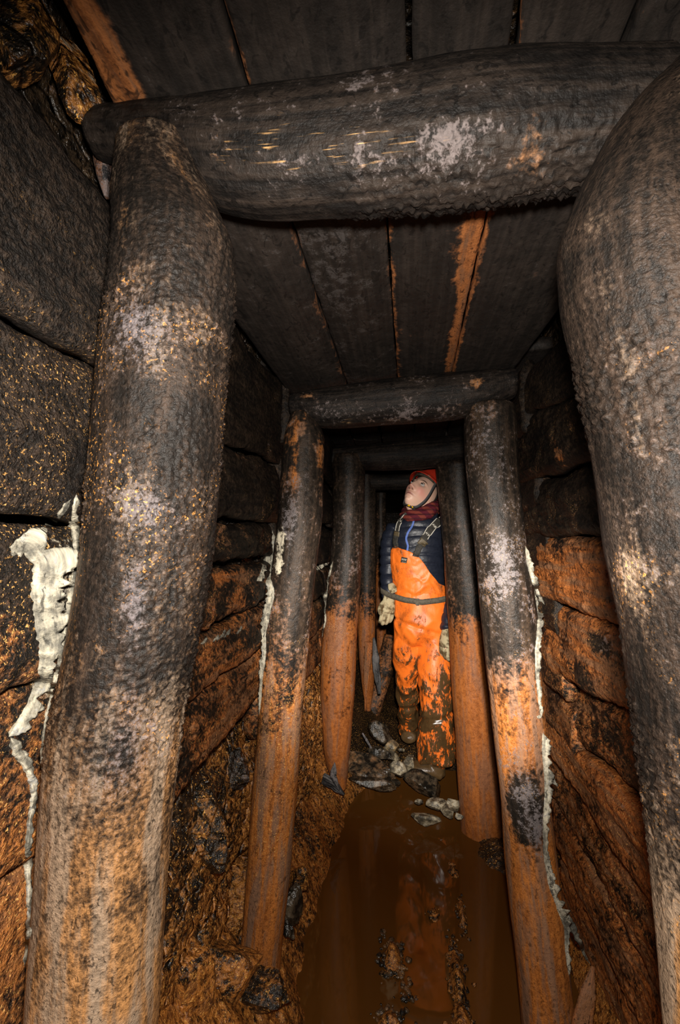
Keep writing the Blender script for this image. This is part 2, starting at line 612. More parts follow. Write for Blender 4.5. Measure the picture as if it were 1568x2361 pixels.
def floor_mesh():
    n, m = 520, 170
    yy = np.concatenate([np.linspace(-0.7, 0.9, 60), np.linspace(0.91, 2.6, 380), np.linspace(2.63, 8.0, 80)])
    xx = np.linspace(-0.66, 0.66, m)
    Yg, Xg = np.meshgrid(yy, xx, indexing='ij')
    x, y = Xg.ravel(), Yg.ravel()
    p = np.stack([x, y, np.zeros_like(x)], 1)
    edge = np.interp(y, [-1, .95, 1.10, 1.2, 1.35, 1.5, 1.7, 1.95, 2.2, 2.35, 2.5, 5], [-.22, -.22, -.235, -.265, -.315, -.322, -.315, -.30, -.275, -.24, -.2, -.16])
    edge = edge + 0.02 * fbm(p, 12, 3, 5)
    s = edge - x
    h = np.where(s > 0, s * 1.25 + 0.012 * sstep(s, 0, .02), np.maximum(s * 0.7, -0.055))
    h = h + 0.018 * fbm(p, 14, 4, 8) * sstep(s, -0.02, 0.06) + 0.006 * fbm(p, 60, 3, 4)
    h = h + np.abs(fbm(p, 26, 3, 77)) * 0.03 * sstep(s, 0.0, 0.05)
    h = h - .30 * np.exp(-((y - 1.33) / .11) ** 4) * sstep(-x, .425, .455)
    # dark mud by the far right prop
    h = np.maximum(h, -0.06 + 0.10 * np.exp(-((x - 0.36) / 0.12) ** 2 - ((y - 1.98) / 0.16) ** 2) + 0.012 * fbm(p, 40, 3, 60))
    h = np.maximum(h, sstep(x, 0.40, 0.52) * 0.16 - 0.06)
    # silt shoals in the water
    sh = np.zeros_like(x)
    for px, py, sx, sy, a in ((905, 2215, .035, .07, .088), (1055, 2260, .028, .13, .090), (1065, 2110, .020, .09, .080), (1045, 2010, .016, .06, .067),
                              (900, 2361, .05, .05, .072), (1000, 2110, .03, .05, .064), (1065, 2361, .035, .08, .08), (960, 2300, .03, .05, .05)):
        c = PZ(px, py, 0)
        sh = np.maximum(sh, a * np.exp(-((x - c[0]) / sx) ** 2 - ((y - c[1]) / sy) ** 2))
    h = np.maximum(h, -0.055 + sh + sstep(sh, .02, .05) * (0.011 * fbm(p, 70, 4, 71) + 0.006))
    # rubble rise behind
    h = np.maximum(h, -0.06 + 0.11 * sstep(y, 2.35, 2.9) + 0.02 * fbm(p, 10, 4, 90) * sstep(y, 2.3, 2.6))
    V = np.stack([x, y, h], 1)
    me = mesh_np('floor', V, grid_faces(n, m)[:, ::-1])
    set_attr(me, 'tc', V, 'FLOAT_VECTOR')
    S = np.zeros((len(V), 4))
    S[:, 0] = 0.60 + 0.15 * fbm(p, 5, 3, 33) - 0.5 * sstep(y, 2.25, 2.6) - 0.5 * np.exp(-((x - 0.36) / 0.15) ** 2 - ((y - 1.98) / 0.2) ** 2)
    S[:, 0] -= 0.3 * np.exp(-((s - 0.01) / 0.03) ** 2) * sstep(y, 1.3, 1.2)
    S[:, 1] = np.where((np.abs(x + .05) < .06) & (y < 1.45), 0.25, 0)
    S[:, 3] = 0.95 * sstep(h, -.02, .03)  # ochre specks and painted glints where the mud rises out of the water
    set_attr(me, 'stain', S, 'FLOAT_COLOR')
    return me


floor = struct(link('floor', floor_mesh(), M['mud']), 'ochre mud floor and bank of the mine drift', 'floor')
wm = mesh_np('water', [(-0.44, -0.7, 0), (0.45, -0.7, 0), (0.45, 8.0, 0), (-0.44, 8.0, 0)], [(0, 1, 2, 3)])
water = tag(link('water', wm, M['water']), 'still muddy brown water flooding the mine floor', 'water', kind='stuff')


def rock_roof():
    n, m = 200, 40
    Yg, Xg = np.meshgrid(np.linspace(-0.7, 8.0, n), np.linspace(-0.75, 0.75, m), indexing='ij')
    x, y = Xg.ravel(), Yg.ravel()
    p = np.stack([x, y, np.zeros_like(x)], 1)
    z = 1.86 + 0.04 * fbm(p, 6, 4, 3)
    V = np.stack([x, y, z], 1)
    me = mesh_np('ceiling', V, grid_faces(n, m))
    set_attr(me, 'tc', V, 'FLOAT_VECTOR')
    S = np.zeros((len(V), 4))
    S[:, 0] = 0.1
    set_attr(me, 'stain', S, 'FLOAT_COLOR')
    return me


ceiling = struct(link('ceiling', rock_roof(), M['rock']), 'dark plank roof of the mine under rock', 'ceiling')
eV = [(-0.8, 8.0, -0.4), (0.8, 8.0, -0.4), (0.8, 8.0, 2.0), (-0.8, 8.0, 2.0)]
em = mesh_np('wall_back', eV, [(0, 1, 2, 3)])
set_attr(em, 'tc', eV, 'FLOAT_VECTOR')
set_attr(em, 'stain', np.zeros((4, 4)), 'FLOAT_COLOR')
wall_back = struct(link('wall_back', em, M['rock']), 'dark rock at the far end of the drift', 'wall')


# ------------------------------------------------------------------ planks of the roof
def roof_plank(x0n, x1n, yn, x0f, x1f, yf, z, seed, thick=0.028, bow=0.006, stain=None, tilt=0.0, zf=None):
    nl, nw = max(30, int((yf - yn) / 0.012)), 26
    t = np.linspace(0, 1, nl)
    zf = z if zf is None else zf
    # closed cross-section: underside (bowed), then top
    u = np.concatenate([np.linspace(-1, 1, nw), np.linspace(1, -1, nw)])
    top = np.concatenate([np.zeros(nw), np.ones(nw)])
    X = (x0n + (x0f - x0n) * t)[:, None] * (1 - u) / 2 + (x1n + (x1f - x1n) * t)[:, None] * (1 + u) / 2
    Yv = np.broadcast_to((yn + (yf - yn) * t)[:, None], X.shape)
    Zb = (z + (zf - z) * t)[:, None] - bow * (1 - np.abs(u) ** 2.5) + tilt * u
    Z = Zb + (thick + bow * (1 - np.abs(u) ** 2.5)) * top
    V = np.stack([X.ravel(), Yv.ravel(), Z.ravel()], 1)
    tc = np.stack([V[:, 0], V[:, 2], V[:, 1]], 1) + seed * 1.7
    V[:, 2] += 0.004 * fbm(tc * np.array([1, 1, .2]), 12, 3, seed) + 0.0014 * fbm(tc * np.array([1, 1, .08]), 80, 3, seed + 4)
    edge = np.broadcast_to(np.sign(u) * (np.abs(u) > .98), X.shape).ravel()
    V[:, 0] += edge * (-0.0015 + 0.003 * fbm(tc, 25, 3, seed + 9))
    Q = grid_faces(nl, 2 * nw, True)
    k = 2 * nw
    caps = []
    for base in (0, (nl - 1) * k):
        for j in range(nw - 1):
            q = [base + j, base + j + 1, base + k - 2 - j, base + k - 1 - j]
            caps.append(q if base else q[::-1])
    me = mesh_np('plank', V, np.concatenate([Q, np.array(caps)]))
    fix_normals(me)
    set_attr(me, 'tc', tc, 'FLOAT_VECTOR')
    S = stain(V, np.broadcast_to(u, X.shape).ravel()) if stain else np.zeros((len(V), 4))
    set_attr(me, 'stain', np.clip(S, -1, 2), 'FLOAT_COLOR')
    return link('plank', me, M['roof'], ceiling)


def plank_stain(left=0.0, right=0.0, spl=(), far=0.0, wl=0.12, wr=0.12, base=-0.05, grey=0.0):
    def f(V, u):
        S = splats(V, spl)
        S[:, 0] += base + left * np.exp(-((u + 1) / wl) ** 2) + right * np.exp(-((u - 1) / wr) ** 2)
        S[:, 0] += far * sstep(V[:, 1], 1.10, 1.18)
        S[:, 1] += grey
        return S
    return f


ZR = 1.672
fr, nr = 1.32, 0.47


def seam(px_f, py_f, px_n, py_n):
    a, b = PZ(px_f, py_f, ZR), PZ(px_n, py_n, ZR)
    k = (a[0] - b[0]) / (a[1] - b[1])
    return float(b[0] + k * (nr - b[1])), float(b[0] + k * (fr - b[1]))


seams = [seam(665, 890, 540, 715), seam(790, 860, 670, 512), seam(915, 853, 892, 520), seam(1045, 845, 1128, 465), seam(1190, 845, 1310, 690)]
bay1 = [plank_stain(0.25, .35, grey=.10), plank_stain(.35, .4, grey=.22, spl=[(1, PZ(760, 620, ZR), (.05, .12, .1), .25)]),
        plank_stain(.5, .95, wr=.35, base=.12, spl=[(0, PZ(1090, 560, ZR), (.03, .10, .1), .5)]), plank_stain(.75, .1, wl=.10)]
for i in range(4):
    (a0, a1), (b0, b1) = seams[i], seams[i + 1]
    if i == 0:
        a0, a1 = a0 - 0.015, a1 - 0.015
    roof_plank(a0 + .0005, b0 - .0005, nr, a1 + .0005, b1 - .0005, fr, ZR + (0, .006, .0, -.003)[i], 101 + i, stain=bay1[i],
               bow=(0.016, 0.008, 0.005, 0.004)[i], tilt=(0, .002, -.003, .004)[i])
# overhead, before the first set
ZR0 = 1.712


def seam0(pa, pb):
    a, b = PZ(*pa, ZR0), PZ(*pb, ZR0)
    k = (a[0] - b[0]) / (a[1] - b[1])
    return float(b[0] + k * (-0.6 - b[1])), float(b[0] + k * (.50 - b[1]))


s0 = [seam0((255, 235), (140, 0)), seam0((570, 190), (510, 0)), seam0((945, 100), (943, 0)), seam0((1188, 70), (1196, 0)), seam0((1460, 50), (1480, 0))]
s0.append((s0[-1][0] + .12, s0[-1][1] + .14))
rust_band = [(0, PZ(px, py, ZR0), (.016, .05, .1), .85) for px, py in ((195, 20), (225, 90), (255, 150), (285, 205))]
st0 = [plank_stain(.1, .2, spl=rust_band), plank_stain(.55, .15, wl=.05, grey=.05), plank_stain(.15, .35), plank_stain(.45, .2), plank_stain(.3, .1)]
for i in range(5):
    (a0, a1), (b0, b1) = s0[i], s0[i + 1]
    roof_plank(a0 + .002, b0 - .002, -.6, a1 + .002, b1 - .002, .50, ZR0 + (0, -.004, .003, 0, .002)[i], 121 + i, stain=st0[i], bow=.005)
# the darker bays beyond
rs = random.Random(5)
for yn, yf, z in ((1.24, 2.25, 1.735), (2.18, 3.12, 1.74), (3.05, 3.95, 1.73)):
    xs = [-.44, -.25, -.11, .05, .19, .40]
    for i in range(5):
        roof_plank(xs[i] + .003, xs[i + 1] - .003, yn, xs[i] + .003 + rs.uniform(-.01, .01), xs[i + 1] - .003, yf, z + rs.uniform(-.004, .004),
                   140 + i + int(yn * 10), stain=plank_stain(.3, .3), bow=.006)


# ------------------------------------------------------------------ boards of the side walls
def side_board(parent, side, y0, zt0, zb0, y1, zt1, zb1, seed, bulge=0.022, out=0.0, stain=None, ragged=0.0, res=0.010, lump=0.004, gap=0.004, twist=0.010, thick=0.03, pw=7.0, mat='lag', wob=1.0):
    nl = max(24, int((y1 - y0) / res))
    nw = max(16, int((zt0 - zb0) / res) + 4)
    t = np.linspace(0, 1, nl)
    v = np.concatenate([np.linspace(-1, 1, nw), np.linspace(1, -1, nw)])
    back = np.concatenate([np.zeros(nw), np.ones(nw)])
    zt = (zt0 + (zt1 - zt0) * t) - gap / 2
    zb = (zb0 + (zb1 - zb0) * t) + gap / 2
    Yv = np.broadcast_to((y0 + (y1 - y0) * t)[:, None], (nl, 2 * nw))
    p1 = np.stack([np.full(nl, seed * 3.1), y0 + (y1 - y0) * t, np.zeros(nl)], 1)
    zt = zt + 0.016 * fbm(p1, 9, 5, seed + 31)
    zb = zb + 0.016 * fbm(p1 + 5, 9, 5, seed + 32) + ragged * np.abs(fbm(p1 + 9, 40, 4, seed + 33))
    Z = zt[:, None] * (1 + v) / 2 + zb[:, None] * (1 - v) / 2
    fx = (-xw_left(Z)) if side < 0 else xw_right(Z)
    prof = (1 - np.abs(v) ** pw)
    X = fx + out + twist * v - .55 * bulge * prof * (1 - back) + (thick - 0.4 * thick * (1 - prof)) * back
    V = np.stack([X.ravel(), Yv.ravel(), Z.ravel()], 1)
    tc = np.stack([V[:, 0], V[:, 2], V[:, 1]], 1) + seed * 1.7
    front = np.broadcast_to(1 - back, X.shape).ravel()
    V[:, 0] += -front * (0.016 * wob * fbm(tc * np.array([1, 1, .4]), 12, 4, seed) + lump * 2.4 * (np.abs(fbm(tc * np.array([1, 1, .55]), 38, 5, seed + 5, .6)) - .1) + .0015 * fbm(tc * np.array([1, 1, .1]), 120, 3, seed + 7))
    V[:, 0] *= side
    Q = grid_faces(nl, 2 * nw, True)
    k = 2 * nw
    caps = []
    for base in (0, (nl - 1) * k):
        for j in range(nw - 1):
            caps.append([base + j, base + j + 1, base + k - 2 - j, base + k - 1 - j])
    me = mesh_np('board', V, np.concatenate([Q, np.array(caps)]))
    fix_normals(me)
    set_attr(me, 'tc', tc, 'FLOAT_VECTOR')
    S = stain(V) if stain else np.zeros((len(V), 4))
    if stain:      # mould and slime gather along the board edges
        pass
    set_attr(me, 'stain', np.clip(S, -1, 2), 'FLOAT_COLOR')
    return link('board', me, M[mat], parent)


R_FAR = [1.690, 1.567, 1.39, 1.232, 1.056, .853, .70, .575, .38, .20, .02]
R_NEAR = [1.625, 1.485, 1.35, 1.215, 1.056, .905, .74, .53, .33, .14, -.04]
r_och = [((2, .0), (0, .0)), ((2, .12), (0, .12)), ((2, .10), (0, .10)), ((1.25, .30), (1.18, .68), (0, .68)), ((2, .58), (0, .58)),
         ((2, .44), (0, .44)), ((2, .66), (0, .66)), ((2, .52), (0, .52)), ((2, .64), (0, .64)), ((2, .72), (0, .72))]
spl_r = [sp(1, 1390, 1490, .95, (.05, .04, .03), .6), sp(0, 1300, 1420, 1.1, .05, .4), sp(0, 1290, 1050, 1.05, .03, .5), sp(0, 1340, 860, .95, .03, .3),
         sp(2, 1300, 1830, 1.1, (.03, .04, .01), .5), sp(2, 1260, 1790, 1.2, (.03, .02, .02), .55), sp(2, 1380, 1930, 1.0, (.02, .03, .008), .5),
         sp(0, 1330, 1330, 1.0, (.05, .1, .05), .3), sp(0, 1350, 1480, 1.0, (.05, .04, .02), -.6), sp(0, 1300, 1560, 1.1, (.05, .05, .03), -.5),
         sp(0, 1430, 1540, .85, (.05, .05, .03), -.5)]
for i in range(10):
    side_board(wall_right, 1, .50, R_NEAR[i] - (R_FAR[i] - R_NEAR[i]) * .6, R_NEAR[i + 1] - (R_FAR[i + 1] - R_NEAR[i + 1]) * .6, 1.62, R_FAR[i] + (R_FAR[i] - R_NEAR[i]) * .6, R_FAR[i + 1] + (R_FAR[i + 1] - R_NEAR[i + 1]) * .6, 201 + i,
               bulge=(.012, .02, .026, .03, .034, .024, .035, .03, .03, .03)[i], out=(.006, .0, .004, .0, .0, .016, .0, .014, .008, .008)[i],
               gap=(.003, .003, .004, .008, .010, .016, .010, .012, .006, .004)[i], ragged=(0, 0, 0, .006, .01, .012, .006, .008, .006, 0)[i], res=.006,
               stain=stainer(och=r_och[i], fleck=((2, .25), (1.2, .35), (.6, .6), (0, .5)), spl=spl_r, seed=i),
               lump=(.002, .006, .006, .006, .005, .008, .004, .007, .006, .006)[i])
L_FAR = [1.690, 1.45, 1.27, 1.17, 1.055, .93, .79]
L_NEAR = [1.665, 1.40, 1.25, 1.165, 1.03, .90, .745]
l_och = [.02, .10, .16, .30, .42, .50]
spl_l = [sp(0, 560, 1400, 1.0, (.05, .06, .03), .35), sp(0, 520, 1560, .95, (.05, .08, .02), .5), sp(2, 540, 1466, 1.0, (.04, .14, .010), .34), sp(2, 620, 1300, 1.2, (.03, .03, .05), .5),
         sp(0, 520, 1330, .95, (.05, .1, .012), .45)]
for i in range(6):
    side_board(wall_left, -1, .53, L_NEAR[i] - (L_FAR[i] - L_NEAR[i]) * .4, L_NEAR[i + 1] - (L_FAR[i + 1] - L_NEAR[i + 1]) * .4, 1.31, L_FAR[i], L_FAR[i + 1], 231 + i,
               bulge=(.010, .02, .02, .03, .03, .028)[i], out=(.008, .0, .004, -.004, .0, .0)[i], gap=(.004, .006, .008, .012, .010, .006)[i],
               ragged=(0, .004, .01, .02, .012, .006)[i], res=.007, lump=(.003, .007, .008, .006, .006, .006)[i],
               stain=stainer(och=((2, l_och[i]), (0, l_och[i])), fleck=((2, .15), (1.3, .3), (.8, .5)), spl=spl_l, seed=40 + i))
# beside the lens: the left wall boards, black above and mouldy below
B0 = [1.615, 1.41, 1.22, 1.06, .86, .66, .44, .20, -.04]
spl_b = [sp(2, 70, 1290, .48, (.07, .07, .05), .75), sp(2, 85, 1390, .48, (.045, .06, .05), .85), sp(2, 95, 1520, .48, (.028, .05, .07), .95), sp(2, 40, 1290, .5, (.09, .04, .025), .3),
         sp(2, 60, 1640, .48, (.022, .05, .04), .9), sp(2, 55, 1740, .48, (.02, .05, .03), .7), sp(2, 80, 1800, .48, (.010, .04, .05), .6), sp(2, 100, 1210, .54, (.05, .03, .04), .12), sp(1, 110, 1200, .54, (.06, .05, .03), .5)]
for i in range(8):
    side_board(wall_left, -1, -.55, B0[i], B0[i + 1], .66, B0[i] + .0, B0[i + 1], 251 + i, bulge=.02, out=-.004 + .004 * (i % 2), gap=(.006, .004, .003, .002, .004, .006, .004, .004)[i],
               res=.0045, lump=.004, mat='lag_near', wob=.5,
               stain=stainer(och=((1.7, 0), (1.15, .08), (1.08, .45), (.9, .62), (.5, .7), (0, .7)), fleck=((1.7, .05), (1.4, .45), (1.2, .58), (.8, .65), (0, .5)), spl=spl_b, seed=60 + i))
for i in range(8):
    side_board(wall_right, 1, -.55, B0[i] + (.08 if i == 0 else 0), B0[i + 1], .56, B0[i], B0[i + 1], 271 + i, bulge=.02, res=.03, stain=stainer(och=((1.7, 0), (1.15, .1), (.9, .6), (0, .7)), seed=80 + i))
for bay, (ya, yb) in enumerate(((1.27, 2.24), (2.2, 3.1), (3.1, 4.0))):
    zz = [1.72, 1.50, 1.30, 1.12, .96, .80, .66]
    for side, par in ((-1, wall_left), (1, wall_right)):
        for i in range(6):
            side_board(par, side, ya, zz[i], zz[i + 1], yb, zz[i] + rs.uniform(-.02, .02), zz[i + 1] + rs.uniform(-.02, .02), 300 + bay * 20 + i + (10 if side > 0 else 0), bulge=.022, res=.014,
                       ragged=.012, gap=.014, stain=stainer(och=((1.7, 0.02), (1.1, .12), (.8, .45), (0, .6)), fleck=((1.7, 0), (.9, .5)), seed=90 + i))

# ================================================================== timber sets
# first set, beside the lens
Y1 = .455
post1l, ax1l = timber_post(
    [(274, 474, 296), (268, 478, 340), (257, 500, 400), (252, 545, 500), (240, 546, 600), (215, 530, 800), (195, 508, 1080), (183, 490, 1275), (150, 455, 1500), (112, 420, 1700), (86, 388, 2000), (60, 366, 2361)],
    Y1, M['post_near'], 'thick crusted prop nearest on the left, black above and tan below', stainer(
        och=((1.62, .12), (1.3, .08), (1.15, .16), (1.02, .34), (.92, .52), (.82, .80), (.70, 1.1), (0, 1.15)),
        grey=((1.62, -.1), (1.45, .04), (1.25, .14), (1.0, .10), (.8, .0), (0, -.1)),
        fleck=((1.62, .1), (1.48, .22), (1.3, .42), (1.1, .36), (.9, .22), (0, .35)),
        spl=[sp(1, 330, 760, .40, (.025, .03, .022), .42), sp(1, 330, 850, .40, (.025, .03, .06), .20), sp(1, 340, 1170, .40, (.022, .03, .022), .42), sp(1, 315, 1380, .40, (.010, .03, .035), .55),
             sp(1, 300, 1560, .40, (.012, .03, .05), .22), sp(3, 230, 900, .42, (.02, .03, .15), .35), sp(3, 215, 760, .42, (.012, .03, .08), .5), sp(2, 190, 1240, .45, (.012, .03, .03), .9), sp(2, 168, 1340, .46, (.009, .03, .05), .9),
             sp(2, 150, 1480, .46, (.006, .03, .06), .9), sp(2, 125, 1600, .46, (.004, .03, .05), .8), sp(1, 190, 1200, .44, (.02, .03, .03), .4),
             sp(0, 200, 1450, .43, (.015, .03, .10), .45), sp(0, 180, 1700, .43, (.03, .03, .06), .3), sp(0, 300, 500, .4, (.015, .03, .04), .3), sp(1, 270, 1750, .40, (.03, .03, .04), .35)], seed=1),
    -0.05, 1, res=.0018, lump=.0027, lump_scale=200)
post1r, ax1r = timber_post(
    [(1470, 1720, 135), (1375, 1760, 205), (1310, 1770, 330), (1272, 1780, 450), (1290, 1800, 620), (1330, 1830, 800), (1365, 1860, 1000), (1398, 1880, 1275), (1437, 1900, 1500), (1465, 1930, 1750), (1497, 1950, 2050), (1522, 1970, 2361)],
    Y1 - .005, M['post_near'], 'thick crusted black prop at the right edge, nearest the lens', stainer(
        och=((1.62, -.02), (1.3, .0), (1.1, .06), (.98, .12), (.90, .34), (.80, .85), (0, 1.05)),
        grey=((1.62, -.25), (1.3, .0), (1.1, .06), (.95, .06), (.85, -.1), (0, -.2)), fleck=((1.62, .05), (1.3, .2), (1.05, .35), (.8, .3)),
        spl=[sp(1, 1480, 600, .40, (.04, .03, .05), .3), sp(1, 1500, 1180, .42, (.03, .03, .05), .25), sp(0, 1470, 1420, .42, (.007, .03, .10), .3), sp(3, 1465, 1450, .42, (.012, .03, .1), .15)], seed=2),
    -0.05, 2, res=.0019, lump=.0032, lump_scale=180)
beam1 = cap_beam([(203, 246, 372), (300, 230, 420), (450, 212, 500), (565, 197, 517), (700, 182, 510), (800, 168, 500), (945, 142, 488), (1032, 120, 482), (1140, 108, 470), (1250, 100, 452), (1400, 95, 430), (1560, 95, 425)],
                 .475, M['beam'], 'big grey-black cap log overhead nearest the lens, with mud under it', stainer(
                     och=((2, -.02), (0, -.02)), grey=((2, .08), (0, .08)), fleck=((2, .1), (0, .1)),
                     spl=[sp(0, 530, 460, .42, (.035, .05, .035), 1.0), sp(0, 640, 505, .43, (.06, .05, .012), .9), sp(0, 1250, 410, .42, (.025, .05, .05), .9), sp(0, 480, 350, .42, (.03, .03, .02), .2),
                          sp(1, 700, 370, .42, (.10, .03, .02), .30), sp(1, 1050, 310, .42, (.03, .03, .02), .5), sp(1, 820, 235, .43, (.015, .02, .012), .6), sp(1, 930, 430, .42, (.02, .03, .02), .5),
                          sp(3, 600, 320, .42, (.1, .03, .02), .35), sp(3, 800, 330, .42, (.1, .03, .012), .35)], seed=3), 3, res=.0026, lump=.0045)
# second set
post2l, ax2l = timber_post(
    [(672, 722, 948), (668, 727, 958), (655, 748, 990), (650, 748, 1050), (641, 742, 1200), (626, 728, 1320), (613, 715, 1450), (598, 700, 1600), (585, 690, 1800), (570, 672, 2000), (557, 655, 2170)],
    1.21, M['post'], 'straight prop left of the water with a white mould seam', stainer(
        och=((1.6, .30), (1.45, .38), (1.3, .20), (1.1, .22), (.95, .42), (.78, .62), (.5, .88), (0, 1.1)),
        grey=((1.6, .05), (1.25, .15), (1.0, .25), (.8, .2), (.55, -.1), (0, -.4)), fleck=((1.6, .1), (.9, .4), (.75, .85), (.45, .75), (.3, .2), (0, 0)),
        white=((2, 0), (0, 0)), spl=[sp(0, 705, 1070, 1.14, (.022, .05, .09), -.55), sp(0, 680, 1060, 1.14, (.012, .05, .09), .35), sp(0, 738, 1050, 1.15, (.01, .05, .1), .4), sp(2, 645, 1250, 1.16, (.025, .05, .05), .7), sp(2, 640, 1310, 1.16, (.025, .05, .03), .5), sp(1, 660, 1200, 1.14, (.03, .05, .08), .5),
                                     sp(0, 690, 1470, 1.14, (.03, .05, .05), -.35)], seed=4), -.03, 4, res=.004, knots=.003)
post2r, ax2r = timber_post(
    [(1075, 1188, 925), (1068, 1193, 960), (1072, 1196, 1050), (1082, 1204, 1150), (1095, 1218, 1275), (1112, 1242, 1450), (1130, 1258, 1650), (1150, 1272, 1850), (1168, 1292, 2050), (1182, 1312, 2200)],
    1.22, M['post'], 'prop on the right standing in the water with a white mould seam', stainer(
        och=((1.6, .15), (1.3, .15), (1.1, .2), (.97, .12), (.88, .55), (.7, .72), (.5, .8), (.35, 1.0), (0, 1.1)),
        grey=((1.6, .10), (1.4, .22), (1.1, .32), (.95, .20), (.8, .25), (.6, .15), (.4, -.2), (0, -.4)), fleck=((1.6, .2), (1.2, .35), (.9, .3), (.5, .4), (.3, 0)),
        spl=[sp(1, 1160, 1300, 1.14, (.03, .05, .06), .35), sp(1, 1210, 1870, 1.15, (.035, .05, .07), .5), sp(0, 1215, 1870, 1.15, (.05, .05, .08), -.9), sp(1, 1240, 1930, 1.16, (.02, .05, .06), .5), sp(0, 1130, 1480, 1.15, (.04, .05, .04), -.5), sp(1, 1120, 1020, 1.15, (.04, .05, .07), .2)], seed=5),
    -.09, 5, res=.004, knots=.003)
beam2 = cap_beam([(668, 908, 955), (720, 897, 990), (760, 892, 992), (900, 872, 980), (1050, 858, 970), (1120, 852, 955), (1192, 847, 915)], 1.225, M['beam'],
                 'weathered cap log over the second pair of props with pale worn streak', stainer(
                     och=((2, .05), (0, .05)), grey=((2, .12), (0, .12)), fleck=((2, .15), (0, .15)),
                     spl=[sp(1, 930, 945, 1.15, (.09, .06, .018), .62), sp(0, 930, 950, 1.15, (.11, .06, .014), .35), sp(0, 700, 905, 1.15, (.03, .06, .01), .6), sp(0, 1105, 880, 1.15, (.02, .05, .02), .6), sp(1, 760, 950, 1.15, (.04, .05, .03), .3), sp(3, 790, 970, 1.15, (.03, .05, .015), .7)], seed=6), 6, res=.004)
# third set
post3l, ax3l = timber_post([(766, 842, 1045), (768, 840, 1200), (758, 832, 1350), (742, 822, 1500), (739, 818, 1600), (745, 808, 1740), (757, 803, 1790), (778, 797, 1822)], 2.15, M['post_far'],
                           'rust brown prop on the left with a rotted pointed foot', stainer(
                               och=((1.6, .12), (1.3, .15), (1.0, .3), (.85, .62), (.5, .85), (0, 1.0)), grey=((1.6, .05), (1.3, .2), (1.1, .3), (.9, .1), (.6, .1), (0, -.3)), fleck=((1.6, .1), (.9, .4), (.6, .4), (.3, 0)), seed=7), 1.0, 7, res=.006)
post3r, ax3r = timber_post([(1003, 1106, 1062), (1011, 1113, 1150), (1023, 1123, 1275), (1034, 1135, 1450), (1046, 1147, 1650), (1056, 1156, 1830)], 2.13, M['post_far'],
                           'smooth rust orange prop on the right in front of the person', stainer(
                               och=((1.6, .08), (1.2, .14), (.98, .22), (.86, .75), (.6, 1.0), (0, 1.2)), grey=((1.6, .0), (1.3, .15), (1.1, .2), (.9, .05), (.7, -.2), (0, -.4)), fleck=((1.6, .1), (.9, .3), (.6, .1), (.3, 0)), seed=8), -.09, 8, res=.006)
beam3 = cap_beam([(752, 1034, 1075), (850, 1024, 1086), (950, 1013, 1084), (1065, 1002, 1072), (1110, 998, 1070)], 2.15, M['beam'], 'dark cap log just above the red helmet', stainer(
    och=((2, .05), (0, .05)), grey=((2, -.02), (0, -.02)), fleck=((2, .1), (0, .1)), seed=9), 9, res=.006)
post4l, _ = timber_post([(822, 868, 1085), (824, 868, 1300), (827, 864, 1500), (834, 862, 1590), (845, 855, 1640)], 3.05, M['post_far'], 'slim dark prop rotted to a point, deeper in the drift', stainer(
    och=((1.6, .05), (1.0, .2), (.7, .8), (0, 1)), seed=10), 1.0, 10, res=.008)
post5l, _ = timber_post([(866, 890, 1125), (866, 892, 1400), (869, 889, 1500), (876, 884, 1550)], 3.85, M['post_far'], 'farthest thin prop beside the glove, orange and broken below', stainer(
    och=((1.6, .05), (1.1, .3), (.9, .8), (0, 1)), seed=11), 1.0, 11, res=.01)
beam4 = cap_beam([(815, 1094, 1132), (940, 1088, 1130), (1060, 1082, 1128)], 3.05, M['beam'], 'dim cap log behind the helmet, deep in the drift', stainer(seed=12), 12, res=.01)


# ================================================================== mould, stones, splinters
def world_bvh(objs):
    Vs, Fs, o = [], [], 0
    for ob in objs:
        mw = Matrix.Translation(ob.location)
        v = verts(ob.data) + np.array(ob.location)
        Vs.append(v)
        Fs += [tuple(i + o for i in p.vertices) for p in ob.data.polygons]
        o += len(v)
    return BVHTree.FromPolygons([Vector(x) for x in np.vstack(Vs).tolist()], Fs)


bpy.context.view_layer.update()
MINE = world_bvh([post1l, post2l, post2r, post3l] + [o for o in COL.objects if o.name.startswith('board')] + [wall_left, wall_right])


def touch(px, py, d):
    """where the timber or rock surface lies along a line of sight"""
    r = ray(px, py)
    hit = MINE.ray_cast(Vector((0, 0, CAMZ)), Vector(r.tolist()))
    if hit[0] is None or abs(hit[0][1] - d) > .25:
        return P(px, py, d)
    return np.array(hit[0])


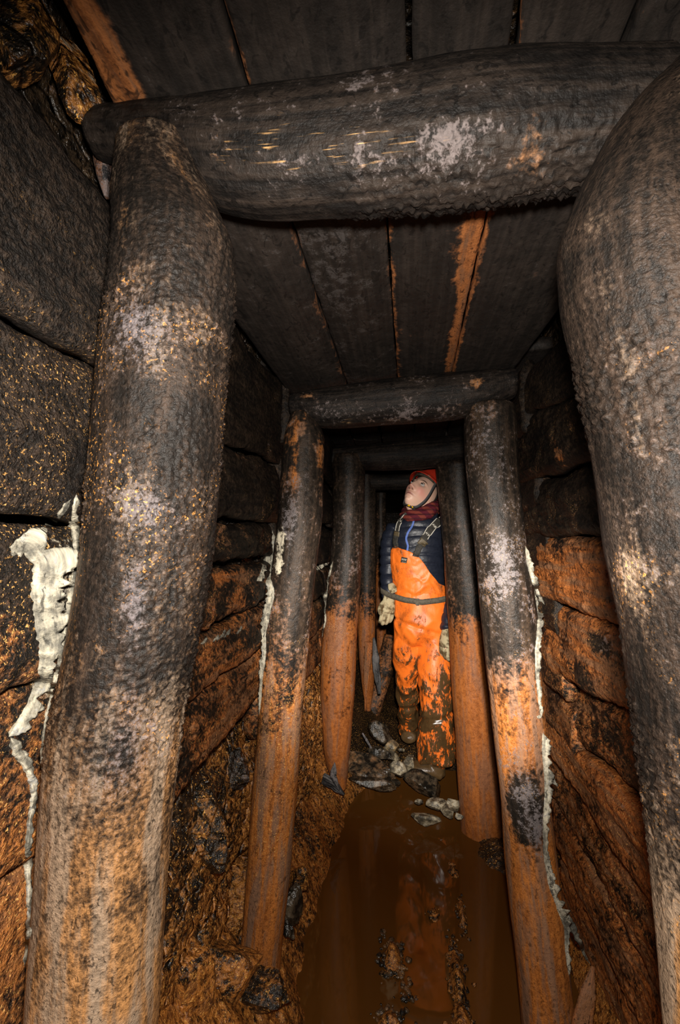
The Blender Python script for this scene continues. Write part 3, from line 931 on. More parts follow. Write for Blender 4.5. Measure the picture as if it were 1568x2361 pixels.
def mould(parent, pts, label='white mould crust', seed=0, thick=.003, lift=.0010, m=9, name='mould_crust'):
    """ragged raised growth along a seam: rows (px, py, half width in px, depth)"""
    n = max(40, int(sum(math.hypot(pts[i + 1][0] - pts[i][0], pts[i + 1][1] - pts[i][1]) for i in range(len(pts) - 1)) / 3))
    q = catmull_p(np.array(pts, float), n)
    C = np.array([touch(a, b, d) for a, b, w, d in q])
    for _ in range(4):
        C[1:-1] = .25 * C[:-2] + .5 * C[1:-1] + .25 * C[2:]
    wm = np.array([w * c[1] / FPX for (a, b, w, d), c in zip(q, C)])
    T = np.gradient(C, axis=0)
    T /= np.linalg.norm(T, axis=1)[:, None]
    view = np.array([C[i] - CO for i in range(n)])
    view /= np.linalg.norm(view, axis=1)[:, None]
    A = np.cross(T, view)
    A /= np.linalg.norm(A, axis=1)[:, None]
    s = np.concatenate([[0], np.cumsum(np.linalg.norm(np.diff(C, axis=0), axis=1))])
    pl = np.stack([s, np.full(n, seed * 3.3), np.zeros(n)], 1)
    wm = wm * 1.25
    wl = wm * (1 + .95 * fbm(pl, 95, 5, seed, .6))
    wr = wm * (1 + .95 * fbm(pl + 9, 95, 5, seed + 2, .6))
    endt = np.minimum(1, np.minimum(np.arange(n), np.arange(n)[::-1]) / 6.0)
    u = np.linspace(-1, 1, m)
    V = []
    for j, uu in enumerate(u):
        w = np.where(uu < 0, wl, wr) * endt * uu
        p = C + A * w[:, None]
        h = thick * (1 - uu * uu) * endt * (.5 + .9 * np.abs(fbm(np.column_stack([s, np.full(n, uu * .01), np.full(n, seed)]), 110, 4, seed + 5)) * 1.6)
        V.append(p - view * (lift + h - .002 * abs(uu))[:, None])
    for uu in u[::-1][1:-1]:
        w = np.where(uu < 0, wl, wr) * endt * uu
        V.append(C + A * w[:, None] * .9 + view * .004)
    V = np.stack(V, 1)
    me = mesh_np(name, V.reshape(-1, 3), grid_faces(n, V.shape[1], True))
    fix_normals(me)
    tcx = np.broadcast_to(np.stack([np.zeros(n), np.zeros(n), s], 1)[:, None], V.shape).copy()
    tcx[..., 0] = (np.einsum('ijk,ik->ij', V - C[:, None], A))
    set_attr(me, 'tc', tcx.reshape(-1, 3) + seed, 'FLOAT_VECTOR')
    S = np.zeros((n * V.shape[1], 4))
    S[:, 2] = .16
    S[:, 1] = .30
    set_attr(me, 'stain', S, 'FLOAT_COLOR')
    o = link(name, me, M['mould'], parent)
    o['label'] = label
    return o


def catmull_p(pts, n):
    x = np.linspace(0, len(pts) - 1, n)
    k = np.arange(len(pts))
    return np.stack([np.interp(x, k, pts[:, i]) for i in range(pts.shape[1])], 1)


# seam of the right prop of the second set
mould(post2r, [(1212, 1258, 4, 1.235), (1216, 1300, 8, 1.22), (1228, 1345, 11, 1.22), (1240, 1385, 12, 1.22), (1240, 1440, 9, 1.22), (1236, 1500, 8, 1.22), (1237, 1560, 6, 1.22), (1242, 1610, 5, 1.22), (1248, 1655, 4, 1.22)], seed=1, thick=.0032)
mould(post2r, [(1222, 1330, 3, 1.22), (1240, 1360, 5, 1.225), (1256, 1395, 4, 1.24)], seed=9, label='frayed white mould strand')
mould(post2r, [(1252, 1690, 9, 1.22), (1252, 1735, 10, 1.22), (1256, 1780, 11, 1.22), (1258, 1830, 9, 1.22), (1254, 1900, 7, 1.22), (1256, 1970, 8, 1.22), (1268, 2040, 10, 1.22), (1285, 2090, 13, 1.22), (1302, 2140, 8, 1.22), (1304, 2190, 5, 1.22), (1312, 2250, 6, 1.22)], seed=2, thick=.0032,
      label='grey-white mould crust')
mould(post2r, [(1296, 2095, 6, 1.23), (1318, 2135, 6, 1.235), (1340, 2180, 4, 1.24), (1362, 2225, 3, 1.24)], seed=3, label='grey-white mould strand')
mould(post2r, [(1262, 1765, 2, 1.24), (1272, 1790, 3, 1.24), (1286, 1815, 3, 1.24)], seed=4, label='thin white mould strand')
mould(post2r, [(1238, 1655, 5, 1.21), (1248, 1648, 4, 1.21)], seed=14, label='small white mould knob')
# seam of the left prop of the second set
mould(post2l, [(628, 1222, 4, 1.20), (630, 1270, 9, 1.19), (622, 1320, 14, 1.19), (632, 1370, 13, 1.19), (620, 1420, 11, 1.19), (612, 1460, 9, 1.19), (612, 1510, 9, 1.19), (604, 1570, 6, 1.19), (602, 1610, 4, 1.19), (597, 1650, 3, 1.19)], seed=5, thick=.0032)
mould(post2l, [(608, 1300, 7, 1.22), (600, 1325, 9, 1.22), (592, 1340, 6, 1.22)], seed=6, label='white mould web')
# whiskers on the board edge
for k, (a, b, c, d) in enumerate(((462, 1486, 478, 1468), (500, 1478, 520, 1450), (515, 1470, 532, 1448), (545, 1462, 556, 1442), (490, 1480, 505, 1462))):
    mould(wall_left, [(a, b, 2, 1.0), ((a + c) / 2 + 2, (b + d) / 2, 4, 1.0), (c, d, 2, 1.01)], seed=20 + k, thick=.004, label='white mould tuft', name='mould_tuft')
# by the left prop of the third set
mould(post3l, [(768, 1292, 2, 2.12), (760, 1330, 4, 2.12), (750, 1375, 4, 2.12), (752, 1430, 3, 2.12), (742, 1472, 2, 2.12)], seed=7, thick=.006, label='pale hanging mould strand')
mould(post3l, [(728, 1316, 3, 2.12), (742, 1304, 4, 2.12), (760, 1296, 3, 2.12)], seed=8, thick=.006, label='pale hanging mould strand')
# edge of the prop beside the lens and the wall next to it
mould(post1l, [(176, 1138, 5, .47), (168, 1190, 7, .47), (172, 1250, 14, .465), (178, 1300, 16, .462), (164, 1370, 12, .462), (150, 1440, 8, .462), (142, 1520, 8, .462), (128, 1580, 9, .462), (108, 1640, 6, .462), (100, 1700, 4, .462), (97, 1780, 4, .462)], seed=10, thick=.004, label='cream mould crust')
mould(wall_left, [(165, 1150, 5, .535), (140, 1180, 9, .53), (110, 1215, 8, .525), (80, 1240, 6, .52)], seed=11, thick=.003, label='grey mould smear', name='mould_patch')
mould(wall_left, [(20, 1262, 12, .485), (60, 1268, 36, .49), (85, 1300, 62, .495), (80, 1360, 66, .495), (85, 1430, 52, .49), (98, 1490, 40, .49), (92, 1560, 32, .49), (70, 1620, 24, .485), (40, 1670, 16, .48), (20, 1700, 8, .478)], seed=12, thick=.003, m=15, label='broad cream mould sheet', name='mould_patch')
mould(wall_left, [(24, 1700, 8, .48), (45, 1740, 14, .48), (68, 1780, 12, .483), (78, 1830, 8, .485), (70, 1880, 7, .485), (62, 1960, 8, .485), (66, 2060, 7, .485), (70, 2150, 6, .485), (55, 2230, 5, .485)], seed=13, thick=.006, label='grey-cream mould seam', name='mould_patch')


def rock_mesh(name, size, seed, sub=4, facets=9, rough=.05, stain=(.2, .1, 0, .2)):
    rg = np.random.RandomState(seed)
    bm = bmesh.new()
    bmesh.ops.create_icosphere(bm, subdivisions=sub, radius=1)
    me = bpy.data.meshes.new(name)
    bm.to_mesh(me)
    bm.free()
    D = verts(me)
    D /= np.linalg.norm(D, axis=1)[:, None]
    N = rg.normal(size=(facets, 3))
    N /= np.linalg.norm(N, axis=1)[:, None]
    dd = rg.uniform(.48, .92, facets)
    dot = D @ N.T
    r = np.min(np.where(dot > .05, dd / np.maximum(dot, .05), 9), axis=1)
    r = np.minimum(r, 1.15)
    V = D * r[:, None]
    V = V * (1 + rough * fbm(V, 5, 4, seed) + rough * .5 * fbm(V, 16, 3, seed + 3))[:, None]
    V = V * np.asarray(size)
    setv2(me, V)
    me.polygons.foreach_set('use_smooth', np.ones(len(me.polygons), bool))
    me.set_sharp_from_angle(angle=math.radians(24))
    set_attr(me, 'tc', V + seed * .71, 'FLOAT_VECTOR')
    S = np.zeros((len(V), 4)) + np.array(stain)
    set_attr(me, 'stain', S, 'FLOAT_COLOR')
    return me


def setv2(me, V):
    me.vertices.foreach_set('co', np.asarray(V, np.float32).ravel())
    me.update()


def rock(px, py, Y, wpx, hpx, depth, label, mat='stone', seed=0, rot=(0, 0, 0), stain=(.2, .1, 0, .2), name='rock', group=None, rough=.05):
    c = P(px, py, Y)
    k = Y / FPX
    me = rock_mesh(name, (wpx * k / 2 * 1.12, depth / 2, hpx * k / 2 * 1.12), seed, rough=rough, stain=stain)
    o = bpy.data.objects.new(name, me)
    COL.objects.link(o)
    me.materials.append(M[mat])
    o.location = tuple(float(x) for x in c)
    o.rotation_euler = [math.radians(a) for a in rot]
    tag(o, label, 'rock', group)
    return o


rock(862, 1778, 2.38, 128, 56, .12, 'big dark angular slab at the water edge left of the boots', 'stone_dark', 1, (8, 12, -10), (.35, .1, 0, .3))
rock(860, 1808, 2.27, 84, 26, .07, 'flat wet stone in front of the big dark slab', 'stone_dark', 2, (0, 10, 5), (.3, .3, 0, .4))
rock(917, 1776, 2.34, 34, 30, .06, 'pale block touching the right end of the dark slab', 'stone', 3, (0, 15, 20), (.2, .3, 0, .2))
rock(834, 1800, 2.30, 18, 18, .03, 'small brown pebble below the dark slab', 'stone', 4, (0, 0, 30), (.45, .0, 0, .2))
rock(915, 1802, 2.30, 16, 12, .03, 'tiny stone in the water below the pale block', 'stone_dark', 5)
rock(880, 1690, 2.62, 52, 30, .12, 'long dark stone leaning on the rubble near the splinter', 'stone_dark', 6, (0, 38, 10), (.1, .15, 0, .2))
rock(903, 1722, 2.55, 30, 26, .06, 'brown stone on top of the rubble left of the legs', 'stone', 7, (10, 30, 0), (.5, .0, 0, .3))
rock(905, 1742, 2.52, 26, 14, .05, 'small grey stone under the brown rubble stone', 'stone', 8, (0, 20, 0), (.1, .3, 0, .1))
rock(925, 1729, 2.52, 12, 9, .02, 'tiny pale pebble right of the rubble', 'stone', 9)
rock(878, 1738, 2.50, 50, 34, .10, 'black stone in the shade above the dark slab', 'stone_dark', 10, (0, 25, 0), (-.2, .0, 0, .1))
rock(944, 1762, 2.40, 40, 34, .07, 'rough pale stone beside the muddy boot', 'stone', 11, (0, -30, 10), (.2, .2, 0, .2))
rock(984, 1808, 2.33, 84, 52, .15, 'round wet boulder under the muddy boot', 'stone_dark', 12, (0, 10, 0), (.25, .05, 0, .1), rough=.02)
rock(1008, 1856, 2.14, 42, 30, .06, 'pale broken stone at the left of the cluster in the water', 'stone', 13, (0, -8, 10), (.1, .35, 0, .1))
rock(1046, 1855, 2.13, 36, 24, .05, 'pale block at the right of the cluster in the water', 'stone', 14, (0, 5, 25), (.1, .3, 0, .1))
rock(1034, 1872, 2.10, 38, 30, .05, 'rounded pale stone at the front of the cluster', 'stone', 15, (0, 0, -15), (.15, .4, 0, .1))
rock(982, 1887, 2.08, 52, 26, .06, 'flat pale triangular stone lying alone in the water', 'stone', 16, (0, 10, 10), (.1, .35, 0, .1))
rock(1058, 1881, 2.08, 17, 12, .025, 'little pale pebble right of the stone cluster', 'stone', 17)
rock(968, 1850, 2.16, 18, 12, .03, 'little grey stone tip above the triangular stone', 'stone', 18, stain=(0, .6, 0, 0))
rock(548, 1785, 1.22, 54, 92, .06, 'grey wedge of rock behind the left mouldy prop', 'rock', 19, (0, 10, 15), (.25, .45, 0, .5), rough=.09)
rock(470, 1900, 1.05, 120, 200, .10, 'blackened rock bulge under the left wall boards', 'rock', 20, (0, -12, 10), (.36, .0, 0, .6), rough=.09)
rock(672, 2085, 1.38, 44, 70, .05, 'glossy black lump beside the foot of the left prop', 'stone_dark', 21, (0, 8, 0), (-.3, .0, 0, .1), rough=.12)
rock(664, 2140, 1.33, 34, 44, .05, 'smaller glossy black lump at the foot of the left prop', 'stone_dark', 22, (0, 0, 0), (-.3, .0, 0, .1), rough=.12)
rock(690, 2030, 1.45, 50, 60, .06, 'ochre clod above the black lumps on the bank', 'mud', 23, (0, 20, 0), (.5, 0, 0, .6), rough=.12)
rock(520, 2230, 1.08, 130, 120, .12, 'lumpy ochre clod low on the left bank', 'mud', 24, (0, 15, 20), (.6, 0, 0, .7), rough=.10)
rock(420, 2280, .95, 120, 140, .10, 'rust brown clod at the bottom beside the thick prop', 'mud', 25, (0, -10, 10), (.6, 0, 0, .7), rough=.10)
rock(610, 2290, 1.10, 120, 70, .10, 'wet dark clod at the water edge in the bottom corner', 'mud', 26, (0, 5, 0), (.4, 0, 0, .6), rough=.12)
# roof corner, upper left
rock(35, 75, .385, 230, 270, .06, 'big mottled yellow and black rock in the upper left corner', 'rock', 27, (0, 20, 10), (.42, .0, 0, .55), rough=.05)
rock(178, 195, .445, 120, 210, .06, 'cream crusted rock wedged above the left end of the cap log', 'rock', 28, (0, -28, 5), (.5, .0, .30, .9), rough=.07)


def shard(pts, width, thick, label, mat, seed, name='wood_splinter', stain=(0, .1, 0, 0), cat='splinter', taper=(1, .9, .7, .15), across=None, wide_rag=.3, parent=None, n=50):
    """split piece of wood along points (px,py,Y)"""
    C = np.array([P(*p) for p in pts])
    q = catmull_p(C, n)
    T = np.gradient(q, axis=0)
    T /= np.linalg.norm(T, axis=1)[:, None]
    A = np.array([1., 0, 0]) if across is None else np.array(across, float)
    A = A - (T @ A)[:, None] * T
    A /= np.linalg.norm(A, axis=1)[:, None]
    B = np.cross(T, A)
    s = np.concatenate([[0], np.cumsum(np.linalg.norm(np.diff(q, axis=0), axis=1))])
    tp = np.interp(np.linspace(0, 1, n), np.linspace(0, 1, len(taper)), taper)
    m = 16
    th = np.linspace(0, 2 * math.pi, m, endpoint=False)
    cx = np.sign(np.cos(th)) * np.abs(np.cos(th)) ** .6
    cy = np.sign(np.sin(th)) * np.abs(np.sin(th)) ** .6
    pl = np.stack([np.broadcast_to(s[:, None], (n, m)).ravel() * .4, np.broadcast_to(cx * .02, (n, m)).ravel(), np.broadcast_to(cy * .02, (n, m)).ravel()], 1)
    rg = (1 + wide_rag * fbm(pl, 60, 3, seed)).reshape(n, m)
    V = q[:, None] + A[:, None] * (width / 2 * tp[:, None] * cx * rg)[..., None] + B[:, None] * (thick / 2 * np.sqrt(tp)[:, None] * cy * rg)[..., None]
    k = n * m
    Vf = np.vstack([V.reshape(-1, 3), q[0], q[-1]])
    j = np.arange(m)
    Tt = np.concatenate([np.stack([np.full(m, k), (j + 1) % m, j], 1), np.stack([np.full(m, k + 1), (n - 1) * m + j, (n - 1) * m + (j + 1) % m], 1)])
    me = mesh_np(name, Vf, grid_faces(n, m, True), Tt)
    fix_normals(me)
    tc = np.vstack([np.stack([np.broadcast_to(cx * width / 2, (n, m)).ravel(), np.broadcast_to(cy * thick / 2, (n, m)).ravel(), np.broadcast_to(s[:, None], (n, m)).ravel()], 1), [[0, 0, 0]], [[0, 0, s[-1]]]])
    set_attr(me, 'tc', tc + seed, 'FLOAT_VECTOR')
    set_attr(me, 'stain', np.zeros((len(Vf), 4)) + np.array(stain), 'FLOAT_COLOR')
    if parent is not None:
        o = link(name, me, M[mat], parent)
        o['label'] = label
        return o
    o = link_at(name, me, M[mat], q[-1] if q[-1][2] < q[0][2] else q[0])
    tag(o, label, cat)
    return o


shard([(836, 1690, 2.50), (850, 1715, 2.48), (866, 1742, 2.46)], .014, .010, 'thin pale stick lying on the rubble behind the rotted prop', 'splinter', 31, taper=(.6, 1, .8, .5), stain=(.1, .5, .1, 0), name='stick', cat='stick')
shard([(862, 1470, 2.95), (868, 1540, 2.92), (875, 1600, 2.90)], .045, .02, 'grey charred splinter hanging beside the slim prop', 'splinter', 32, taper=(.3, 1, .9, .4), stain=(0, .2, 0, 0))
shard([(745, 1795, 2.10), (768, 1808, 2.08), (794, 1832, 2.07)], .05, .018, 'grey torn wood', 'splinter', 33, taper=(.9, 1, .7, .15), stain=(0, .25, 0, 0), parent=post3l, name='torn_wood', across=(0, 0, 1))
shard([(772, 1758, 2.055), (768, 1790, 2.05), (782, 1822, 2.05)], .03, .010, 'grey torn wood', 'splinter', 34, taper=(.1, 1, .8, .3), stain=(0, .5, 0, 0), parent=post3l, name='torn_wood')
shard([(905, 1470, 3.6), (880, 1570, 3.45), (845, 1680, 3.3)], .13, .12, 'dim mossy brown log leaning deep in the drift', 'post_far', 35, taper=(1, 1, 1, .9), stain=(.45, -.2, 0, .5), name='leaning_log', cat='log', wide_rag=.1)
shard([(1368, 2228, 1.12), (1356, 2290, 1.10), (1342, 2361, 1.09), (1338, 2400, 1.09)], .038, .014, 'upright orange splinter at the foot of the right boards', 'lag', 36, taper=(.15, .8, 1.0, 1.0), stain=(.95, -.3, 0, .2))
shard([(850, 1480, 2.98), (845, 1560, 2.97), (842, 1640, 2.96)], .05, .015, 'orange rotted board tip beside the slim prop', 'lag', 37, taper=(1, .9, .5, .1), stain=(.9, -.3, 0, 0), name='rotted_board', cat='board')
shard([(238, 345, .50), (240, 400, .50), (246, 455, .50)], .022, .02, 'pinkish wedge of wood between cap log and thick left prop', 'splinter', 38, taper=(1, .9, .6, .2), stain=(.6, .6, 0, 0), name='wood_wedge', cat='wedge')
shard([(60, 150, .56), (150, 270, .56), (245, 430, .60)], .020, .015, 'dark split lath along the upper left wall edge', 'lag', 39, taper=(.8, 1, 1, .6), stain=(.15, 0, 0, .3), name='split_lath', cat='lath', across=(0, 0, 1))


# loose gravel on the shoals: too small to tell apart
def gravel(name, spots, label, mat, seed, r0=.003, r1=.011):
    rg = np.random.RandomState(seed)
    bases = []
    for k in range(5):
        b = bmesh.new()
        bmesh.ops.create_icosphere(b, subdivisions=2, radius=1)
        V = np.array([v.co[:] for v in b.verts])
        F = np.array([[v.index for v in f.verts] for f in b.faces])
        b.free()
        N = rg.normal(size=(9, 3))
        N /= np.linalg.norm(N, axis=1)[:, None]
        dot = V @ N.T
        r = np.min(np.where(dot > .05, rg.uniform(.55, .95, 9) / np.maximum(dot, .05), 9), 1)
        bases.append((V * np.minimum(r, 1.1)[:, None], F))
    Vs, Fs, o = [], [], 0
    for px, py, sx, sy, cnt in spots:
        c = PZ(px, py, 0)
        for _ in range(cnt):
            V, F = bases[rg.randint(5)]
            q = Matrix.Rotation(rg.uniform(0, 6.28), 3, 'Z') @ Matrix.Rotation(rg.uniform(0, 6.28), 3, 'X')
            r = r0 + (r1 - r0) * rg.rand() ** 2.2
            g = rg.normal(size=2) * .48
            pos = np.array([c[0] + g[0] * sx, c[1] + g[1] * sy, .002 + .010 * math.exp(-g[0] ** 2 - g[1] ** 2) * rg.rand() - .3 * r])
            Vs.append(V @ np.array(q).T * r * np.array([1, 1, .75]) + pos)
            Fs.append(F + o)
            o += len(V)
    V = np.vstack(Vs)
    me = mesh_np(name, V, np.zeros((0, 4), int), np.vstack(Fs))
    set_attr(me, 'tc', V, 'FLOAT_VECTOR')
    S = np.zeros((len(V), 4)) + np.array([.45, .05, 0, .5])
    set_attr(me, 'stain', S, 'FLOAT_COLOR')
    return tag(link(name, me, M[mat]), label, 'gravel', kind='stuff')


gravel('gravel_shoal', [(905, 2215, .032, .06, 260), (900, 2361, .05, .04, 60), (880, 2160, .01, .03, 12), (935, 2290, .02, .03, 25)], 'dark wet gravel breaking the water in the middle', 'stone_dark', 1)
gravel('gravel_shoal', [(1055, 2260, .022, .11, 380), (1065, 2110, .016, .07, 90), (1045, 2010, .012, .05, 40), (1070, 2361, .03, .06, 90), (1000, 2110, .02, .03, 20)], 'line of ochre gravel in the water along the right', 'mud', 2)
gravel('gravel_shoal', [(1110, 1905, .05, .07, 120), (1150, 1950, .04, .05, 60)], 'black mud and gravel in front of the smooth orange prop', 'stone_dark', 3)
gravel('gravel_shoal', [(870, 1770, .07, .10, 60), (900, 1720, .06, .12, 50), (940, 1790, .05, .06, 30)], 'small rubble around the stones by the boots', 'stone_dark', 4)


# ================================================================== the person
def catmull(pts, n):
    pts = np.asarray(pts, float)
    k = len(pts)
    p = np.vstack([2 * pts[0] - pts[1], pts, 2 * pts[-1] - pts[-2]])
    out = []
    for t in np.linspace(0, k - 1, n):
        i = min(int(t), k - 2)
        u = t - i
        a, b, c, d = p[i], p[i + 1], p[i + 2], p[i + 3]
        out.append(0.5 * ((2 * b) + (-a + c) * u + (2 * a - 5 * b + 4 * c - d) * u * u + (-a + 3 * b - 3 * c + d) * u ** 3))
    return np.array(out)


def tube_geo(path, radii, nseg=18, n=24, side=None, flat=1.0):
    """round or flattened limb; side = the wide direction when flat < 1"""
    q = catmull(np.column_stack([np.asarray(path, float), np.asarray(radii, float)]), n)
    C, R = q[:, :3], np.maximum(q[:, 3], 1e-4)
    T = np.gradient(C, axis=0)
    T /= np.linalg.norm(T, axis=1)[:, None]
    ref = np.array([0, 1., 0]) if side is None else np.asarray(side, float)
    U = ref - (T @ ref)[:, None] * T
    U /= np.linalg.norm(U, axis=1)[:, None]
    B = np.cross(T, U)
    th = np.linspace(0, 2 * math.pi, nseg, endpoint=False)
    V = C[:, None] + R[:, None, None] * (np.cos(th)[None, :, None] * U[:, None] + flat * np.sin(th)[None, :, None] * B[:, None])
    V = V.reshape(-1, 3)
    m = len(V)
    V = np.vstack([V, C[0] - T[0] * R[0] * .35 * flat, C[-1] + T[-1] * R[-1] * .45 * flat])
    j = np.arange(nseg)
    Tt = np.concatenate([np.stack([np.full(nseg, m), (j + 1) % nseg, j], 1), np.stack([np.full(nseg, m + 1), (n - 1) * nseg + j, (n - 1) * nseg + (j + 1) % nseg], 1)])
    return V, grid_faces(n, nseg, True), Tt


def rings_geo(rings, nseg=40, n=40):
    """torso: rows (x, y, z, rx, ry), flat rings"""
    q = catmull(rings, n)
    th = np.linspace(0, 2 * math.pi, nseg, endpoint=False)
    V = np.stack([q[:, 0, None] + q[:, 3, None] * np.cos(th), q[:, 1, None] + q[:, 4, None] * np.sin(th), np.broadcast_to(q[:, 2, None], (n, nseg))], -1).reshape(-1, 3)
    m = len(V)
    V = np.vstack([V, q[0, :3], q[-1, :3]])
    j = np.arange(nseg)
    Tt = np.concatenate([np.stack([np.full(nseg, m), (j + 1) % nseg, j], 1), np.stack([np.full(nseg, m + 1), (n - 1) * nseg + j, (n - 1) * nseg + (j + 1) % nseg], 1)])
    return V, grid_faces(n, nseg, True), Tt


def join_geo(name, geos):
    Vs, Qs, Ts, o = [], [], [], 0
    for V, Q, T in geos:
        Vs.append(V)
        Qs.append(np.asarray(Q).reshape(-1, 4) + o)
        Ts.append(np.asarray(T).reshape(-1, 3) + o)
        o += len(V)
    me = mesh_np(name, np.vstack(Vs), np.vstack(Qs), np.vstack(Ts))
    fix_normals(me)
    return me


def remesh(me, voxel, smooth=6, fac=0.5):
    """one continuous skin over everything in the mesh"""
    o = bpy.data.objects.new('tmp', me)
    COL.objects.link(o)
    r = o.modifiers.new('r', 'REMESH')
    r.mode = 'VOXEL'
    r.voxel_size = voxel
    r.use_smooth_shade = True
    if smooth:
        s = o.modifiers.new('s', 'SMOOTH')
        s.factor = fac
        s.iterations = smooth
    dg = bpy.context.evaluated_depsgraph_get()
    m2 = bpy.data.meshes.new_from_object(o.evaluated_get(dg), depsgraph=dg)
    bpy.data.objects.remove(o, do_unlink=True)
    m2.polygons.foreach_set('use_smooth', np.ones(len(m2.polygons), bool))
    return m2


def setv(me, V):
    me.vertices.foreach_set('co', np.asarray(V, np.float32).ravel())
    me.update()


def simple_mat(name, col, rough=0.6, spec=0.4, noise=0.0, nscale=60, bump=0.0, dark=None, metal=0.0):
    t = NT(name)
    tc = t.n('ShaderNodeTexCoord').outputs['Object']
    c = col
    nn = t.noise(tc, nscale, 5, 0.65)
    if noise:
        c = t.mix(t.mad(t.ss(nn, 0.42, 0.66), noise, 0.0), col, dark or tuple(v * .25 for v in col))
    return t.out(c, rough, t.bump(nn, bump, 0.8) if bump else None, spec, metal)


def orange_mat():
    t = NT('orange_oilskin')
    pos = t.n('ShaderNodeNewGeometry').outputs['Position']
    sep = t.n('ShaderNodeSeparateXYZ')
    t.put(sep.inputs[0], pos)
    z = sep.outputs[2]
    n1 = t.noise(t.scale(pos, (1, 1, .6)), 14, 6, 0.68, 0.8)
    n2 = t.noise(t.scale(pos, (1, 1, .45)), 70, 5, 0.7)
    n3 = t.noise(pos, 260, 3, 0.7)
    r = t.n('ShaderNodeMapRange')
    t.put(r.inputs['Value'], z)
    for k, v in (('From Min', 0.42), ('From Max', 0.80), ('To Min', 0.58), ('To Max', 0.18)):
        r.inputs[k].default_value = v
    cuff = t.math('MULTIPLY', t.ss(z, 0.16, 0.07), -0.28)
    a = t.math('ADD', t.math('ADD', r.outputs[0], cuff), t.math('ADD', t.mad(n1, 1.7, -0.85), t.mad(n2, 0.9, -0.45)))
    mud = t.ss(a, 0.40, 0.56)
    orange = t.mix(n2, (0.95, 0.205, 0.020), (0.86, 0.165, 0.016))
    smear = t.mad(t.ss(t.math('ADD', n1, t.mad(n3, 0.4, -0.2)), 0.46, 0.64), 0.65, 0.0)
    base = t.mix(smear, orange, (0.30, 0.07, 0.012))
    speck = t.ss(n3, 0.66, 0.70)
    base = t.mix(t.mad(speck, .8, 0), base, (0.05, 0.02, 0.008))
    col = t.mix(mud, base, t.mix(n2, (0.022, 0.013, 0.006), (0.12, 0.066, 0.024)))
    rough = t.mad(mud, -0.26, 0.46)
    h = t.math('ADD', t.mad(mud, 0.6, 0), t.mad(n2, 0.6, 0))
    return t.out(col, rough, t.bump(h, 0.003, 0.6), 0.5)


def jacket_mat():
    t = NT('navy_quilted_nylon')
    pos = t.n('ShaderNodeNewGeometry').outputs['Position']
    n = t.noise(t.scale(pos, (1, 1, 2.2)), 45, 4, 0.6, 0.5)
    col = t.mix(n, (0.006, 0.0075, 0.013), (0.017, 0.021, 0.036))
    return t.out(col, 0.42, t.bump(n, 0.0025, 0.7), 0.45)


def plaid_mat():
    t = NT('red_plaid_scarf')
    pos = t.n('ShaderNodeNewGeometry').outputs['Position']
    n = t.noise(pos, 50, 4, 0.6)
    w1 = t.n('ShaderNodeTexWave', bands_direction='DIAGONAL')
    t.put(w1.inputs['Vector'], pos)
    w1.inputs['Scale'].default_value = 9
    w1.inputs['Distortion'].default_value = 3
    w2 = t.n('ShaderNodeTexWave', bands_direction='Z')
    t.put(w2.inputs['Vector'], pos)
    w2.inputs['Scale'].default_value = 14
    w2.inputs['Distortion'].default_value = 2
    c = t.mix(t.ss(w1.outputs[1], .45, .6), (0.09, 0.009, 0.018), (0.17, 0.032, 0.022))
    c = t.mix(t.mad(t.ss(w2.outputs[1], .6, .75), .7, 0), c, (0.03, 0.006, 0.010))
    return t.out(c, 0.8, t.bump(n, 0.003, 0.6), 0.2)


def skin_mat():
    t = NT('skin')
    c = t.attr('col').outputs['Color']
    t.out(c, 0.42, None, 0.4)
    t.b.inputs['Subsurface Weight'].default_value = 0.12
    t.b.inputs['Subsurface Radius'].default_value = (0.012, 0.005, 0.003)
    return t.m


def glove_mat():
    t = NT('muddy_work_glove')
    pos = t.n('ShaderNodeNewGeometry').outputs['Position']
    n = t.noise(pos, 26, 6, 0.65)
    n2 = t.noise(pos, 160, 3, 0.6)
    c = t.mix(t.ss(n, .44, .62), (0.42, 0.36, 0.22), (0.09, 0.065, 0.03))
    return t.out(c, 0.65, t.bump(n2, 0.002, 0.6), 0.25)


def helmet_mat():
    t = NT('scuffed_red_helmet')
    pos = t.n('ShaderNodeNewGeometry').outputs['Position']
    n = t.noise(pos, 30, 6, 0.7)
    n2 = t.noise(pos, 95, 5, 0.7)
    c = t.mix(n2, (0.62, 0.035, 0.012), (0.42, 0.03, 0.015))
    c = t.mix(t.mad(t.ss(n, .56, .66), .8, 0), c, (0.42, 0.33, 0.18))
    c = t.mix(t.ss(t.math('ADD', n2, t.mad(n, .4, -.2)), .62, .70), c, (0.02, 0.015, 0.012))
    return t.out(c, 0.38, t.bump(n2, 0.001, .5), 0.5)


M['orange'], M['jacket'], M['plaid'], M['skin'], M['glove'], M['helmet'] = orange_mat(), jacket_mat(), plaid_mat(), skin_mat(), glove_mat(), helmet_mat()
M['webbing'] = simple_mat('black_webbing', (0.030, 0.028, 0.025), 0.7, 0.25, 0.5, 120, 0.001, (0.07, 0.06, 0.045))
M['belt'] = simple_mat('muddy_grey_belt', (0.11, 0.095, 0.07), 0.75, 0.25, 0.7, 90, 0.001, (0.045, 0.035, 0.022))
M['trim'] = simple_mat('pale_piping', (0.55, 0.52, 0.45), 0.6, 0.3)
M['blackcloth'] = simple_mat('black_fleece', (0.012, 0.011, 0.010), 0.85, 0.2, 0.5, 50, 0.003, (0.035, 0.03, 0.025))
M['strap'] = simple_mat('grey_strap', (0.075, 0.075, 0.078), 0.7, 0.25, 0.3, 200, 0.001)
M['yellow'] = simple_mat('yellow_plastic', (0.85, 0.52, 0.01), 0.4, 0.4)
M['blue_zip'] = simple_mat('blue_zip_tape', (0.10, 0.17, 0.48), 0.5, 0.4, .3, 100)
